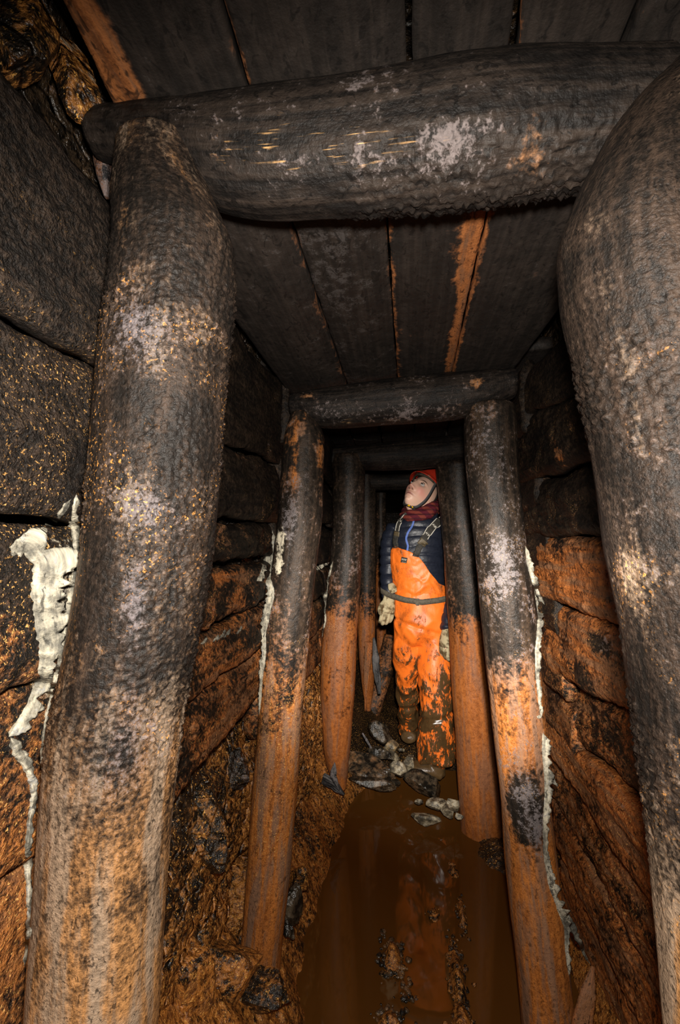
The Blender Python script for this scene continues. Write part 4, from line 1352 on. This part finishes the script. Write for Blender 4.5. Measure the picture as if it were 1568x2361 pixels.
M['foam'] = simple_mat('dirty_helmet_foam', (0.10, 0.09, 0.065), 0.85, 0.2, 0.8, 70, 0.002, (0.02, 0.018, 0.015))
M['eye'] = NT('eyeball')
M['eye'] = M['eye'].out(M['eye'].attr('col').outputs['Color'], 0.12, None, 0.5)
M['boot'] = simple_mat('muddy_rubber_boot', (0.095, 0.055, 0.022), 0.32, 0.5, 0.6, 30, 0.004, (0.04, 0.022, 0.010))
M['clip'] = simple_mat('dirty_brass_clip', (0.10, 0.075, 0.04), 0.5, 0.4, .5, 60)

YP = 2.45
person = empty('person', PZ(985, 1800, 0.0) * np.array([1, 1, 0]) + np.array([0, 0.06, 0.0]))
tag(person, 'person in red helmet, navy jacket and muddy orange bib trousers looking up', 'person')


def pr(py, px, rx, ry, Y=YP):
    c = P(px, py, Y)
    return (c[0], Y, c[2], rx, ry)


# head frame: face along local -y
HM = Matrix.Translation(Vector(P(970, 1144, 2.43).tolist())) @ Matrix.Rotation(math.radians(20), 4, 'Y') @ Matrix.Rotation(math.radians(-34), 4, 'Z') @ Matrix.Rotation(math.radians(-29), 4, 'X') @ Matrix.Scale(1.0, 4)
HMn = np.array(HM)
HI = np.array(HM.inverted())


def h2w(v):
    v = np.asarray(v, float).reshape(-1, 3)
    return v @ HMn[:3, :3].T + HMn[:3, 3]


def head_geo():
    n, m = 120, 120
    ph = np.linspace(0, math.pi, n + 2)[1:-1]
    th = np.linspace(0, 2 * math.pi, m, endpoint=False)
    a, b = np.meshgrid(ph, th, indexing='ij')
    x, y, z = (np.sin(a) * np.cos(b)).ravel(), (np.sin(a) * np.sin(b)).ravel(), np.cos(a).ravel()
    y = np.sign(y) * np.abs(y) ** np.where(y < 0, 0.86, 1.0)
    X, Yv, Z = .072 * x, .094 * y, .113 * z
    X = X * (1 - .27 * sstep(-Z, .015, .10))
    back = sstep(Yv, -.01, .04)
    Yv = Yv * (1 - .42 * back * sstep(-Z, .02, .10))
    fr = sstep(-Yv, .01, .045)
    Yv = Yv - fr * .012 * sstep(-Z, .03, .09)
    g = lambda cx, cz, sx, sz: np.exp(-((X - cx) / sx) ** 2 - ((Z - cz) / sz) ** 2)
    d = .004 * (g(-.028, .032, .02, .008) + g(.028, .032, .02, .008))
    d = d - .012 * (g(-.031, .012, .016, .012) + g(.031, .012, .016, .012))
    t = np.clip((.022 - Z) / .052, 0, 1)
    nose = (.006 + .024 * t) * np.exp(-(X / (.0085 + .005 * t)) ** 2) * sstep(Z, -.046, -.032) * sstep(Z, .05, .02)
    d = d + nose + .009 * (g(-.014, -.034, .007, .007) + g(.014, -.034, .007, .007))
    d = d + .0075 * g(0, -.057, .021, .0055) + .0075 * g(0, -.0705, .017, .006) - .006 * g(0, -.0635, .024, .0026)
    d = d - .004 * g(0, -.082, .02, .006) + .010 * g(0, -.098, .02, .014)
    d = d + .006 * (g(-.042, -.018, .02, .02) + g(.042, -.018, .02, .02))
    Yv = Yv - fr * d
    V = np.stack([X, Yv, Z], 1)
    k = len(V)
    V = np.vstack([V, [0, 0, .113], [0, -.02, -.113]])
    j = np.arange(m)
    T = np.concatenate([np.stack([np.full(m, k), j, (j + 1) % m], 1), np.stack([np.full(m, k + 1), (n - 1) * m + (j + 1) % m, (n - 1) * m + j], 1)])
    return h2w(V), grid_faces(n, m, True), T


sl_path = [P(915, 1216, 2.45), P(901, 1250, 2.47), P(897, 1310, 2.50), P(897, 1350, 2.46), P(898, 1376, 2.43)]
sr_path = [P(1016, 1214, 2.46), P(1036, 1260, 2.48), P(1043, 1330, 2.47), P(1040, 1400, 2.40), P(1033, 1452, 2.34)]
torso = [pr(1176, 978, .050, .048), pr(1190, 971, .080, .066), pr(1203, 966, .112, .085), pr(1225, 962, .136, .10), pr(1260, 962, .136, .11), pr(1310, 965, .130, .112), pr(1360, 969, .128, .108), pr(1405, 971, .128, .105)]
ll_path = [P(946, 1440, 2.45), P(942, 1500, 2.47), P(939, 1570, 2.54), P(941, 1640, 2.64), P(944, 1684, 2.72)]
rl_path = [P(1001, 1440, 2.44), P(1000, 1500, 2.42), P(1005, 1590, 2.40), P(1007, 1680, 2.41), P(1006, 1722, 2.42), P(1007, 1748, 2.42)]


def shrink(r, k):
    return [(a, b, c, d * k, e * k) for a, b, c, d, e in r]


neck0, neck1 = h2w([0, .018, -.045])[0], P(977, 1196, 2.455)
bm_body = join_geo('body', [head_geo(), tube_geo([neck0, (neck0 + neck1) / 2, neck1], [.052, .050, .058], 24), rings_geo(shrink(torso, .82)),
                            tube_geo(sl_path, [.045, .038, .034, .028, .025]), tube_geo(sr_path, [.045, .038, .034, .028, .025]),
                            tube_geo([P(897, 1372, 2.43), P(894, 1400, 2.42), P(893, 1418, 2.42)], [.020, .024, .016], flat=.4),
                            tube_geo([P(1032, 1452, 2.34), P(1029, 1478, 2.325), P(1028, 1496, 2.32)], [.020, .024, .016], flat=.4),
                            rings_geo([pr(1390, 971, .10, .08), pr(1420, 972, .115, .09), pr(1455, 973, .115, .09), pr(1478, 973, .08, .07)]),
                            tube_geo(ll_path, [.06, .05, .036, .028, .026]), tube_geo(rl_path, [.06, .054, .042, .038, .032, .028])])
bm_body = remesh(bm_body, 0.0032, 3, .5)
bv = verts(bm_body)
lv = (bv - HMn[:3, 3]) @ (HI[:3, :3]).T
colr = np.ones((len(bv), 4))
skin = np.array([.82, .52, .39])
colr[:, :3] = skin
lg = lambda cx, cz, sx, sz: np.exp(-((lv[:, 0] - cx) / sx) ** 2 - ((lv[:, 2] - cz) / sz) ** 2) * (lv[:, 1] < -.03)


def tint(f, c, k=1.0):
    f = np.clip(f * k, 0, 1)[:, None]
    colr[:, :3] = colr[:, :3] * (1 - f) + np.array(c) * f


tint(lg(-.045, -.028, .022, .022) + lg(.045, -.028, .022, .022), (.72, .24, .20), .7)
tint(lg(0, -.034, .016, .010), (.70, .28, .21), .6)
tint(lg(0, -.064, .022, .010), (.50, .17, .14), .85)
tint(lg(0, -.0635, .022, .0025), (.12, .03, .03), .9)
for sx in (-1, 1):
    tint(np.exp(-((lv[:, 0] - sx * .031) / .018) ** 2 - ((lv[:, 2] - (.036 - .18 * (np.abs(lv[:, 0]) - .03) ** 2 / .01)) / .0038) ** 2) * (lv[:, 1] < -.03), (.06, .03, .02), 1.2)
    tint(lg(sx * .031, .012, .015, .008), (.38, .18, .13), .7)
    tint(lg(sx * .009, -.041, .005, .003), (.10, .03, .02), .9)
set_attr(bm_body, 'col', colr, 'FLOAT_COLOR')
link('body', bm_body, M['skin'], person)

# eyes, turned up
for sx in (-1, 1):
    n, m = 24, 32
    ph = np.linspace(0.02, math.pi - .02, n)
    th = np.linspace(0, 2 * math.pi, m, endpoint=False)
    a, b = np.meshgrid(ph, th, indexing='ij')
    D = np.stack([np.sin(a) * np.cos(b), np.sin(a) * np.sin(b), np.cos(a)], -1).reshape(-1, 3)
    V = D * np.array([.0130, .0115, .0075]) + np.array([sx * .031, -.0797, .012])
    gaze = np.array([.20, -.95, .12])
    gaze /= np.linalg.norm(gaze)
    dt = D @ gaze
    c = np.ones((len(D), 4))
    c[:, :3] = (.52, .50, .48)
    c[dt > .80, :3] = (.035, .04, .04)
    c[dt > .92, :3] = (.004, .004, .004)
    me = mesh_np('eye', h2w(V), grid_faces(n, m, True))
    set_attr(me, 'col', c, 'FLOAT_COLOR')
    link('eye', me, M['eye'], person)
    # upper lid: an arch of skin and lashes
    ang = np.linspace(math.radians(200), math.radians(340), 16)
    arc = np.stack([sx * .031 + .0145 * np.cos(ang), np.full(16, -.0885), .0135 - .0085 * np.sin(ang)], 1)
    arc[:, 1] += .006 * np.cos(ang) ** 2
    V, Q, T = tube_geo(h2w(arc), np.full(16, .0014), 8, 30)
    link('eyelashes', mesh_np('eyelashes', V, Q, T), M['blackcloth'], person)


# hood of black cloth under the helmet: shell with an opening for the face
def shell_geo(rx, ry, rz, keep, n=60, m=80, c=(0, 0, 0), noise=.003, seed=0):
    ph = np.linspace(0.01, math.pi - .01, n)
    th = np.linspace(0, 2 * math.pi, m, endpoint=False)
    a, b = np.meshgrid(ph, th, indexing='ij')
    D = np.stack([np.sin(a) * np.cos(b), np.sin(a) * np.sin(b), np.cos(a)], -1).reshape(-1, 3)
    V = D * np.array([rx, ry, rz]) + np.array(c)
    V = V + D * (noise * fbm(V, 40, 3, seed))[:, None]
    Q = grid_faces(n, m, True)
    k = keep(V)
    Q = Q[k[Q].all(1)]
    return V, Q


def clean(me):
    bm = bmesh.new()
    bm.from_mesh(me)
    bmesh.ops.delete(bm, geom=[v for v in bm.verts if not v.link_faces], context='VERTS')
    bm.to_mesh(me)
    bm.free()
    return me


def thicken(o, t, off=1.0):
    s = o.modifiers.new('thickness', 'SOLIDIFY')
    s.thickness = t
    s.offset = off
    return o


V, Q = shell_geo(.079, .104, .122, lambda v: (v[:, 1] > .012 + .25 * np.maximum(0, -v[:, 2])) | (v[:, 2] > .064 + .1 * np.abs(v[:, 0])), seed=3)
V[:, 0] *= 1 + .10 * sstep(-V[:, 2], .0, .1)
V[:, 2] -= .03 * sstep(-V[:, 2], .04, .1)
thicken(link('hood', clean(mesh_np('hood', h2w(V), Q)), M['blackcloth'], person), .004)

# helmet
helm_prof = [(1.10, -.012), (1.09, -.004), (1.035, .004), (1.0, .020), (.965, .042), (.88, .066), (.72, .086), (.48, .099), (.2, .106), (.02, .107)]


def helmet_geo():
    pr_ = catmull(np.array([(a, b, 0) for a, b in helm_prof]), 36)
    m = 96
    th = np.linspace(0, 2 * math.pi, m, endpoint=False)
    V = []
    for r, z, _ in pr_:
        f = 1 - np.clip((z + .012) / .119, 0, 1)
        x = .094 * r * np.cos(th)
        y = .118 * r * np.sin(th) + .010
        y = np.where(np.sin(th) < 0, y - .012 * f ** 3 * np.sin(th) ** 2, y)         # peak at the front
        ridge = .004 * np.exp(-(x / .014) ** 2) + .002 * np.exp(-((np.abs(x) - .045) / .010) ** 2)
        V.append(np.stack([x, y, np.full(m, z) + ridge * (z > .03) + .05 + .05 * (y - .01) * f * -0.9], 1))
    V = np.array(V).reshape(-1, 3) - np.array([0, 0, .06])
    a = math.radians(4)
    V = np.stack([V[:, 0], V[:, 1] * math.cos(a) - V[:, 2] * math.sin(a), V[:, 1] * math.sin(a) + V[:, 2] * math.cos(a)], 1) * 1.03
    return V + np.array([0, .006, .080]), grid_faces(36, m, True)


V, Q = helmet_geo()
helmet = thicken(link('helmet', mesh_np('helmet', h2w(V), Q), M['helmet'], person), .004, -1)
helmet['label'] = 'scuffed red caving helmet'
th = np.linspace(0, 2 * math.pi, 60, endpoint=False)
V = []
for r, z in ((.985, -.006), (1.0, .008), (.93, .018), (.90, -.002)):
    V.append(np.stack([.090 * r * np.cos(th), .114 * r * np.sin(th) + .010, z + .068 + .06 * (.118 * np.sin(th))], 1))
V.append(V[0])
link('foam_band', mesh_np('foam_band', h2w(np.array(V).reshape(-1, 3)), grid_faces(5, 60, True)), M['foam'], helmet)
# lamp bracket on the brow of the helmet
bmx = bmesh.new()
bmesh.ops.create_cube(bmx, size=1, matrix=HM @ Matrix.Translation((0.0, -.139, .070)) @ Matrix.Diagonal((.034, .020, .022, 1)))
bmesh.ops.bevel(bmx, geom=bmx.edges[:], offset=.003, segments=2, affect='EDGES')
me = bpy.data.meshes.new('lamp_clip')
bmx.to_mesh(me)
bmx.free()
link('lamp_clip', me, M['clip'], helmet)


# chin straps lie along the cheeks and meet under the jaw
def ribbon_geo(path, width, across, n=40, m=5, thick=.0022):
    """flat band along path; across = wide direction (may vary)"""
    C = catmull(path, n)
    A = catmull(across, n) if np.ndim(across) == 2 else np.broadcast_to(np.asarray(across, float), C.shape)
    T = np.gradient(C, axis=0)
    T /= np.linalg.norm(T, axis=1)[:, None]
    A = A - np.sum(A * T, 1)[:, None] * T
    A = A / np.linalg.norm(A, axis=1)[:, None]
    N = np.cross(T, A)
    w = np.broadcast_to(width, (n,)) if np.ndim(width) == 0 else np.interp(np.linspace(0, 1, n), np.linspace(0, 1, len(width)), width)
    prof = [(-.5, -.5), (.5, -.5), (.5, .5), (-.5, .5)]
    V = np.stack([C + A * (w * a)[:, None] + N * thick * b for a, b in prof], 1).reshape(-1, 3)
    Q = grid_faces(n, 4, True)
    Q = np.vstack([Q, [[0, 1, 2, 3]], [[(n - 1) * 4 + 3, (n - 1) * 4 + 2, (n - 1) * 4 + 1, (n - 1) * 4]]])
    return V, Q, np.zeros((0, 3), int)


for sx in (-1, 1):
    pth = [(sx * .076, -.055, .058), (sx * .074, -.045, .030), (sx * .072, -.033, -.01), (sx * .064, -.024, -.05), (sx * .047, -.022, -.088), (sx * .032, -.030, -.107)]
    pth = [(a * (1 if sx > 0 else .88), b, c) for a, b, c in pth]
    g = ribbon_geo(h2w(pth), 0.024 if sx > 0 else .016, h2w([0, 1, .25])[0] - h2w([0, 0, 0])[0])
    link('chin_strap', join_geo('chin_strap', [g]), M['strap'], helmet)
g = ribbon_geo(h2w([(-.030, -.030, -.106), (-.016, -.048, -.116), (0, -.056, -.119), (.016, -.048, -.116), (.034, -.028, -.107)]), .014, h2w([0, 1, -.1])[0] - h2w([0, 0, 0])[0])
link('chin_cup', join_geo('chin_cup', [g]), M['webbing'], helmet)


def slab(mat_, sx, sy, sz, bev):
    b = bmesh.new()
    bmesh.ops.create_cube(b, size=1, matrix=Matrix.Diagonal((sx, sy, sz, 1)))
    bmesh.ops.bevel(b, geom=b.edges[:], offset=bev, segments=2, affect='EDGES')
    b.transform(mat_)
    m_ = bpy.data.meshes.new('slab')
    b.to_mesh(m_)
    b.free()
    return m_


bk = HM @ Matrix.Translation((.037, -.030, -.108)) @ Matrix.Rotation(math.radians(35), 4, 'Y')
link('buckle', slab(bk, .024, .020, .012, .004), M['webbing'], helmet)
link('buckle_button', slab(bk @ Matrix.Translation((.001, -.010, -.003)), .012, .006, .007, .002), M['yellow'], helmet)
link('buckle_clasp', slab(HM @ Matrix.Translation((.020, -.052, -.116)) @ Matrix.Rotation(math.radians(20), 4, 'Y'), .016, .006, .009, .002), M['yellow'], helmet)

# jacket
jk = join_geo('jacket', [rings_geo(torso), tube_geo(sl_path, [.050, .051, .047, .043, .038]), tube_geo(sr_path, [.052, .052, .047, .043, .037]),
                         tube_geo([P(955, 1192, 2.43), P(978, 1187, 2.45), P(1000, 1193, 2.46)], [.05, .062, .05])])
jk = remesh(jk, .005, 4)
v, nn = verts(jk), normals(jk)
s = (v[:, 2] + .012 * fbm(v, 9, 3, 5) + .05 * np.abs(v[:, 0] - P(960, 1280, 2.45)[0])) / .047
puff = np.abs(np.sin(np.pi * s)) ** .55
setv(jk, v + nn * (.0075 * puff - .003 + .0015 * fbm(v, 35, 3, 9))[:, None])
jacket = link('jacket', jk, M['jacket'], person)
jacket['label'] = 'navy quilted jacket'
JB = BVHTree.FromPolygons([x.co for x in jk.vertices], [tuple(p.vertices) for p in jk.polygons])


# bib and braces trousers: legs and seat in one skin, bib panel wrapped round the chest
tr = join_geo('trousers', [rings_geo([pr(1362, 970, .136, .116), pr(1390, 971, .139, .118), pr(1425, 972, .143, .120), pr(1460, 973, .138, .114), pr(1484, 973, .10, .085)]),
                           tube_geo(ll_path, [.084, .074, .058, .050, .050], 28), tube_geo(rl_path, [.086, .080, .074, .082, .092, .094], 28)])
tr = remesh(tr, .005, 5)
v, nn = verts(tr), normals(tr)
rot = v @ np.array([[.8, 0, .6], [0, 1, 0], [-.6, 0, .8]])
fold = np.abs(fbm(rot * np.array([1, 1, .45]), 11, 2, 21))
fold2 = np.abs(fbm(v @ np.array([[.7, 0, -.7], [0, 1, 0], [.7, 0, .7]]) * np.array([1.2, 1, .4]), 13, 2, 33))
amt = np.interp(v[:, 2], [0, .25, .6, .85, 1.0], [.030, .034, .026, .020, .008])
crease = .010 * np.exp(-((v[:, 2] - .36 - .25 * (v[:, 0] - .06)) / .012) ** 2) + .008 * np.exp(-((v[:, 2] - .80 + .3 * (v[:, 0] - .1)) / .012) ** 2)
setv(tr, v + nn * (amt * (.35 - fold * 1.1) + amt * .6 * (.3 - fold2) - crease)[:, None])
trousers = link('bib_trousers', tr, M['orange'], person)
trousers['label'] = 'muddy orange oilskin bib trousers'

ph_t = [-180, -85, -60, -40, -22, -10, 0, 12, 25, 50, 60, 68, 76, 90, 180]
py_t = [1352, 1358, 1353, 1345, 1322, 1298, 1284, 1274, 1268, 1259, 1262, 1275, 1318, 1345, 1352]
tor = catmull(torso, 60)[::-1]
m = 220
phi = np.radians(np.linspace(-180, 180, m, endpoint=False))
topz = np.array([P(965, q, 2.335)[2] for q in np.interp(np.degrees(phi), ph_t, py_t)])
botz = P(970, 1404, 2.335)[2]
nv = 44
V = []
for k in np.linspace(0, 1, nv):
    z = botz + (topz - botz) * k
    cx, rx, ry = (np.interp(z, tor[:, 2], tor[:, i]) for i in (0, 3, 4))
    off = .012 - .012 * (1 - k) ** 2
    p = np.stack([cx - (rx + off) * np.sin(phi), YP - (ry + off) * np.cos(phi), z], 1)
    w = .007 * fbm(p, 14, 3, 51) + .006 * (k < .75) * fbm(p @ np.array([[.6, 0, .8], [0, 1, 0], [-.8, 0, .6]]) * np.array([1, 1, .3]), 30, 3, 57) + .030 * np.maximum(0, .13 - np.abs(fbm(p @ np.array([[.8, 0, .6], [0, 1, 0], [-.6, 0, .8]]), 12, 2, 52)))
    p[:, 0] -= w * np.sin(phi)
    p[:, 1] -= w * np.cos(phi)
    V.append(p)
me = mesh_np('bib', np.array(V).reshape(-1, 3), grid_faces(nv, m, True)[:, ::-1])
bib = thicken(link('bib', me, M['orange'], trousers), .003)
BB = BVHTree.FromPolygons([x.co for x in me.vertices] + [x.co for x in jk.vertices],
                          [tuple(p.vertices) for p in me.polygons] + [tuple(q + len(me.vertices) for q in p.vertices) for p in jk.polygons])


def on_surface(px, py, tree, lift=.006, fallback=2.34):
    d = ray(px, py)
    hit = tree.ray_cast(Vector((0, 0, CAMZ)), Vector(d.tolist()))
    if hit[0] is None:
        return P(px, py, fallback)
    nrm = np.array(hit[1])
    if nrm @ d > 0:
        nrm = -nrm
    return np.array(hit[0]) + nrm * lift


def surf_ribbon(name, pts, halfw, tree, mat, parent, lift=.006, n=36, m=6, thick=.002):
    """band stitched on the cloth: centre line points as measured, half width in pixels"""
    C = catmull(np.column_stack([np.array(pts, float), np.zeros(len(pts))]), n)[:, :2]
    T = np.gradient(C, axis=0)
    T /= np.linalg.norm(T, axis=1)[:, None]
    N = np.stack([-T[:, 1], T[:, 0]], 1)
    hw = np.interp(np.linspace(0, 1, n), np.linspace(0, 1, len(halfw)), halfw) if np.ndim(halfw) else np.full(n, halfw)
    V = []
    for i in range(n):
        row = [on_surface(*(C[i] + N[i] * hw[i] * u), tree, lift) for u in np.linspace(-1, 1, m)]
        V.append(row)
    V = np.array(V)
    for _ in range(3):
        V[1:-1] = .25 * V[:-2] + .5 * V[1:-1] + .25 * V[2:]
    o = link(name, mesh_np(name, V.reshape(-1, 3), grid_faces(n, m)), mat, parent)
    fix_normals(o.data)
    return thicken(o, thick, 0.0)


surf_ribbon('zip', [(955, 1199), (950, 1215), (941, 1228), (937, 1243), (941, 1258), (939, 1272)], 2.2, JB, M['blue_zip'], jacket, .004)
br_r = surf_ribbon('brace', [(1022, 1196), (1006, 1207), (990, 1223), (979, 1240), (972, 1252)], [9.5, 9, 9, 8.5, 8], JB, M['webbing'], trousers, .007)
br_l = surf_ribbon('brace', [(938, 1184), (928, 1195), (921, 1209), (917, 1226)], [5, 5, 5, 5], JB, M['webbing'], trousers, .007)
for dx, dy in ((-5.6, -5.2), (5.6, 5.2)):
    surf_ribbon('piping', [(1022 + dx, 1196 + dy), (1006 + dx, 1207 + dy), (990 + dx, 1223 + dy), (979 + dx, 1240 + dy * .8)], .8, JB, M['trim'], br_r, .0098)
surf_ribbon('piping', [(932, 1186), (923.5, 1198), (917, 1211), (914, 1225)], .7, JB, M['trim'], br_l, .0095)
surf_ribbon('piping', [(928, 1207), (924, 1214), (922, 1226)], .7, JB, M['trim'], br_l, .0095)
surf_ribbon('brace_slider', [(978, 1246), (970, 1257)], 10, JB, M['clip'], trousers, .010, thick=.004)
surf_ribbon('brace_buckle', [(970, 1256), (964, 1268), (960, 1278)], [7, 6.5, 6], BB, M['webbing'], trousers, .009, thick=.005)
surf_ribbon('brace_end', [(961, 1271), (958, 1284)], 7, BB, M['webbing'], trousers, .006, thick=.004)
surf_ribbon('brace_slider', [(918, 1227), (916.5, 1235)], 6, JB, M['clip'], trousers, .010, thick=.004)
surf_ribbon('brace_buckle', [(916, 1235), (914, 1246), (914, 1254)], [6, 5.5, 5], BB, M['webbing'], trousers, .009, thick=.005)
surf_ribbon('brace_end', [(914, 1252), (915, 1263)], 5.5, BB, M['webbing'], trousers, .006, thick=.004)
patch = surf_ribbon('logo_patch', [(926, 1290), (939, 1292.5)], 6.2, BB, M['webbing'], trousers, .004, n=10)


def strokes(name, segs, hw, tree, mat, parent, lift):
    geos = []
    for a, b in segs:
        a, b = np.array(a, float), np.array(b, float)
        t = (b - a) / np.linalg.norm(b - a)
        nrm = np.array([-t[1], t[0]])
        q = [on_surface(*(pt + nrm * hw * u), tree, lift) for pt in (a, b) for u in (-1, 1)]
        geos.append((np.array(q), np.array([[0, 1, 3, 2]]), np.zeros((0, 3), int)))
    Vs = np.vstack([g[0] for g in geos])
    Qs = np.vstack([g[1] + 4 * i for i, g in enumerate(geos)])
    o = link(name, mesh_np(name, Vs, Qs), mat, parent)
    return thicken(o, .0008, 0)


def hh(cx, cy, ux, uy, size):
    """two slanted H letters side by side along (ux,uy)"""
    u = np.array([ux, uy]) / math.hypot(ux, uy)
    w = np.array([-u[1], u[0]])
    out = []
    c = np.array([cx, cy])
    for k in (-1, 1):
        o = c + u * size * .62 * k
        sl = u * size * .16
        for e in (-1, 1):
            out.append((o + u * size * .33 * e - w * size * .5 + sl, o + u * size * .33 * e + w * size * .5 - sl))
        out.append((o - u * size * .33, o + u * size * .33))
    return out


strokes('logo_letters', hh(1000, 1212.5, .62, .62, 4.6), .6, JB, M['trim'], br_r, .0100)
strokes('logo_letters', hh(985, 1231, .62, .62, 4.6), .6, JB, M['trim'], br_r, .0100)
strokes('logo_letters', hh(924, 1203, .75, .4, 3.2), .5, JB, M['trim'], br_l, .0100)
strokes('logo_letters', hh(932.5, 1290.2, 1, .17, 4.4), .55, BB, M['trim'], patch, .0062)
strokes('logo_letters', [((928 + 1.6 * i, 1295.2 + .27 * i), (929 + 1.6 * i, 1295.4 + .27 * i)) for i in range(6)], .5, BB, M['trim'], patch, .0062)

# belt sits loosely round the hips, slack on the left
hip = np.array([P(970, 1380, YP)[0], YP])
bp = []
for a in np.radians(np.linspace(-180, 180, 48, endpoint=False)):
    py = np.interp(np.degrees(a), [-180, -80, -30, 0, 30, 60, 80, 110, 180], [1368, 1372, 1383, 1388, 1383, 1374, 1362, 1358, 1368])
    slack = .045 * math.exp(-((math.degrees(a) - 82) / 20) ** 2)
    bp.append([hip[0] - (.164 + slack) * math.sin(a), hip[1] - (.146) * math.cos(a), P(965, py, YP - .14 * math.cos(a))[2]])
bp = np.array(bp + [bp[0]])
g = ribbon_geo(bp, .027, (0, 0, 1), n=160, thick=.0035)
belt = link('belt', join_geo('belt', [g]), M['belt'], person)
link('belt_buckle', slab(Matrix.Translation(Vector([float(c) for c in P(963, 1388, 2.296)])), .022, .010, .034, .004), M['belt'], belt)

# scarf: three soft folds round the neck
sc_g = []
for (px, py, Y, rx, ry, r, tl) in ((974, 1171, 2.45, .076, .070, .020, .05), (973, 1180, 2.45, .086, .080, .023, .09), (966, 1189, 2.44, .082, .082, .019, .14)):
    c = P(px, py, Y)
    t = np.linspace(0, 2 * math.pi, 41)
    pth = np.stack([c[0] + rx * np.cos(t), c[1] + ry * np.sin(t), c[2] + .012 * np.sin(2 * t + r * 90) + tl * .35 * (ry * np.sin(t)) + .10 * rx * np.cos(t)], 1)
    sc_g.append(tube_geo(pth, r * (1 + .18 * np.sin(5 * t)), 16, 90))
me = remesh(join_geo('scarf', sc_g), .004, 3)
v, nn = verts(me), normals(me)
setv(me, v + nn * (.007 * fbm(v * np.array([1, 1, 2.2]), 34, 3, 61))[:, None])
scarf = link('scarf', me, M['plaid'], person)
scarf['label'] = 'dark red plaid scarf'


# gloves
def glove(wrist, tip, wide, thumb_side, curl):
    wrist, tip, wide = np.array(wrist), np.array(tip), np.array(wide, float)
    d = (tip - wrist)
    L = np.linalg.norm(d)
    d = d / L
    wide = wide - (wide @ d) * d
    wide /= np.linalg.norm(wide)
    nrm = np.cross(d, wide)
    at = lambda a, b, c=0: wrist + d * a * L + wide * b + nrm * c
    g = [tube_geo([at(-.16, 0), at(.02, 0), at(.25, 0), at(.50, 0)], [.037, .034, .040, .040], 20, 20, wide, .55)]
    for k, (b, ln, cu) in enumerate(((-.028, .42, .8), (-.010, .50, 1.0), (.009, .47, 1.1), (.027, .38, 1.2))):
        b = b * (1 if thumb_side > 0 else -1)
        c = curl * cu
        g.append(tube_geo([at(.44, b), at(.50 + ln * .40, b * 1.05, .006 * c), at(.50 + ln * .75, b * 1.02, .020 * c), at(.48 + ln * (1 - .12 * abs(c)), b, .038 * c)], [.0115, .0115, .0108, .009], 12, 16))
    ts = -1 if thumb_side > 0 else 1
    g.append(tube_geo([at(.12, .018 * ts), at(.30, .042 * ts, .008), at(.46, .052 * ts, .016), at(.60, .048 * ts, .024)], [.015, .014, .0125, .010], 12, 16))
    return remesh(join_geo('glove', g), .0034, 2)


g1 = link('glove', glove(P(898, 1378, 2.42), P(890, 1446, 2.40), (.9, .45, 0), 1, -.9), M['glove'], person)
g2 = link('glove', glove(P(1032, 1456, 2.33), P(1024, 1526, 2.31), (.75, -.65, 0), -1, -.9), M['glove'], person)
c0 = P(899, 1356, 2.40)
link('glove_cuff', join_geo('glove_cuff', [tube_geo([P(901, 1346, 2.405), P(905, 1356, 2.39), P(909, 1366, 2.385)], [.016, .022, .016], 14, 12, (1, 0, 0), .4)]), M['glove'], g1)


# boots
def boot(heel, toe, shaft, r):
    heel, toe, shaft = np.array(heel), np.array(toe), np.array(shaft)
    mid = heel * .45 + toe * .55
    up = np.array([0, 0, 1.])
    fw = (toe - heel) / np.linalg.norm(toe - heel)
    sd = np.cross(fw, up)
    g = [tube_geo([heel + up * .010, heel * .7 + toe * .3 + up * .016, mid + up * .012, toe * .9 + heel * .1, toe], [r * .85, r * .95, r * 1.02, r * .98, r * .6], 18, 24, sd, .72),
         tube_geo([heel * .85 + toe * .15, heel * .85 + toe * .15 + up * .05, shaft], [r * .85, r * .85, r * 1.05], 18, 16)]
    return remesh(join_geo('boot', g), .005, 2)


link('boot', boot(P(1018, 1788, 2.40), P(948, 1770, 2.40), P(1006, 1715, 2.43), .050), M['boot'], person)
link('boot', boot(P(951, 1690, 2.76), P(941, 1702, 2.62), P(949, 1650, 2.72), .045), M['boot'], person)
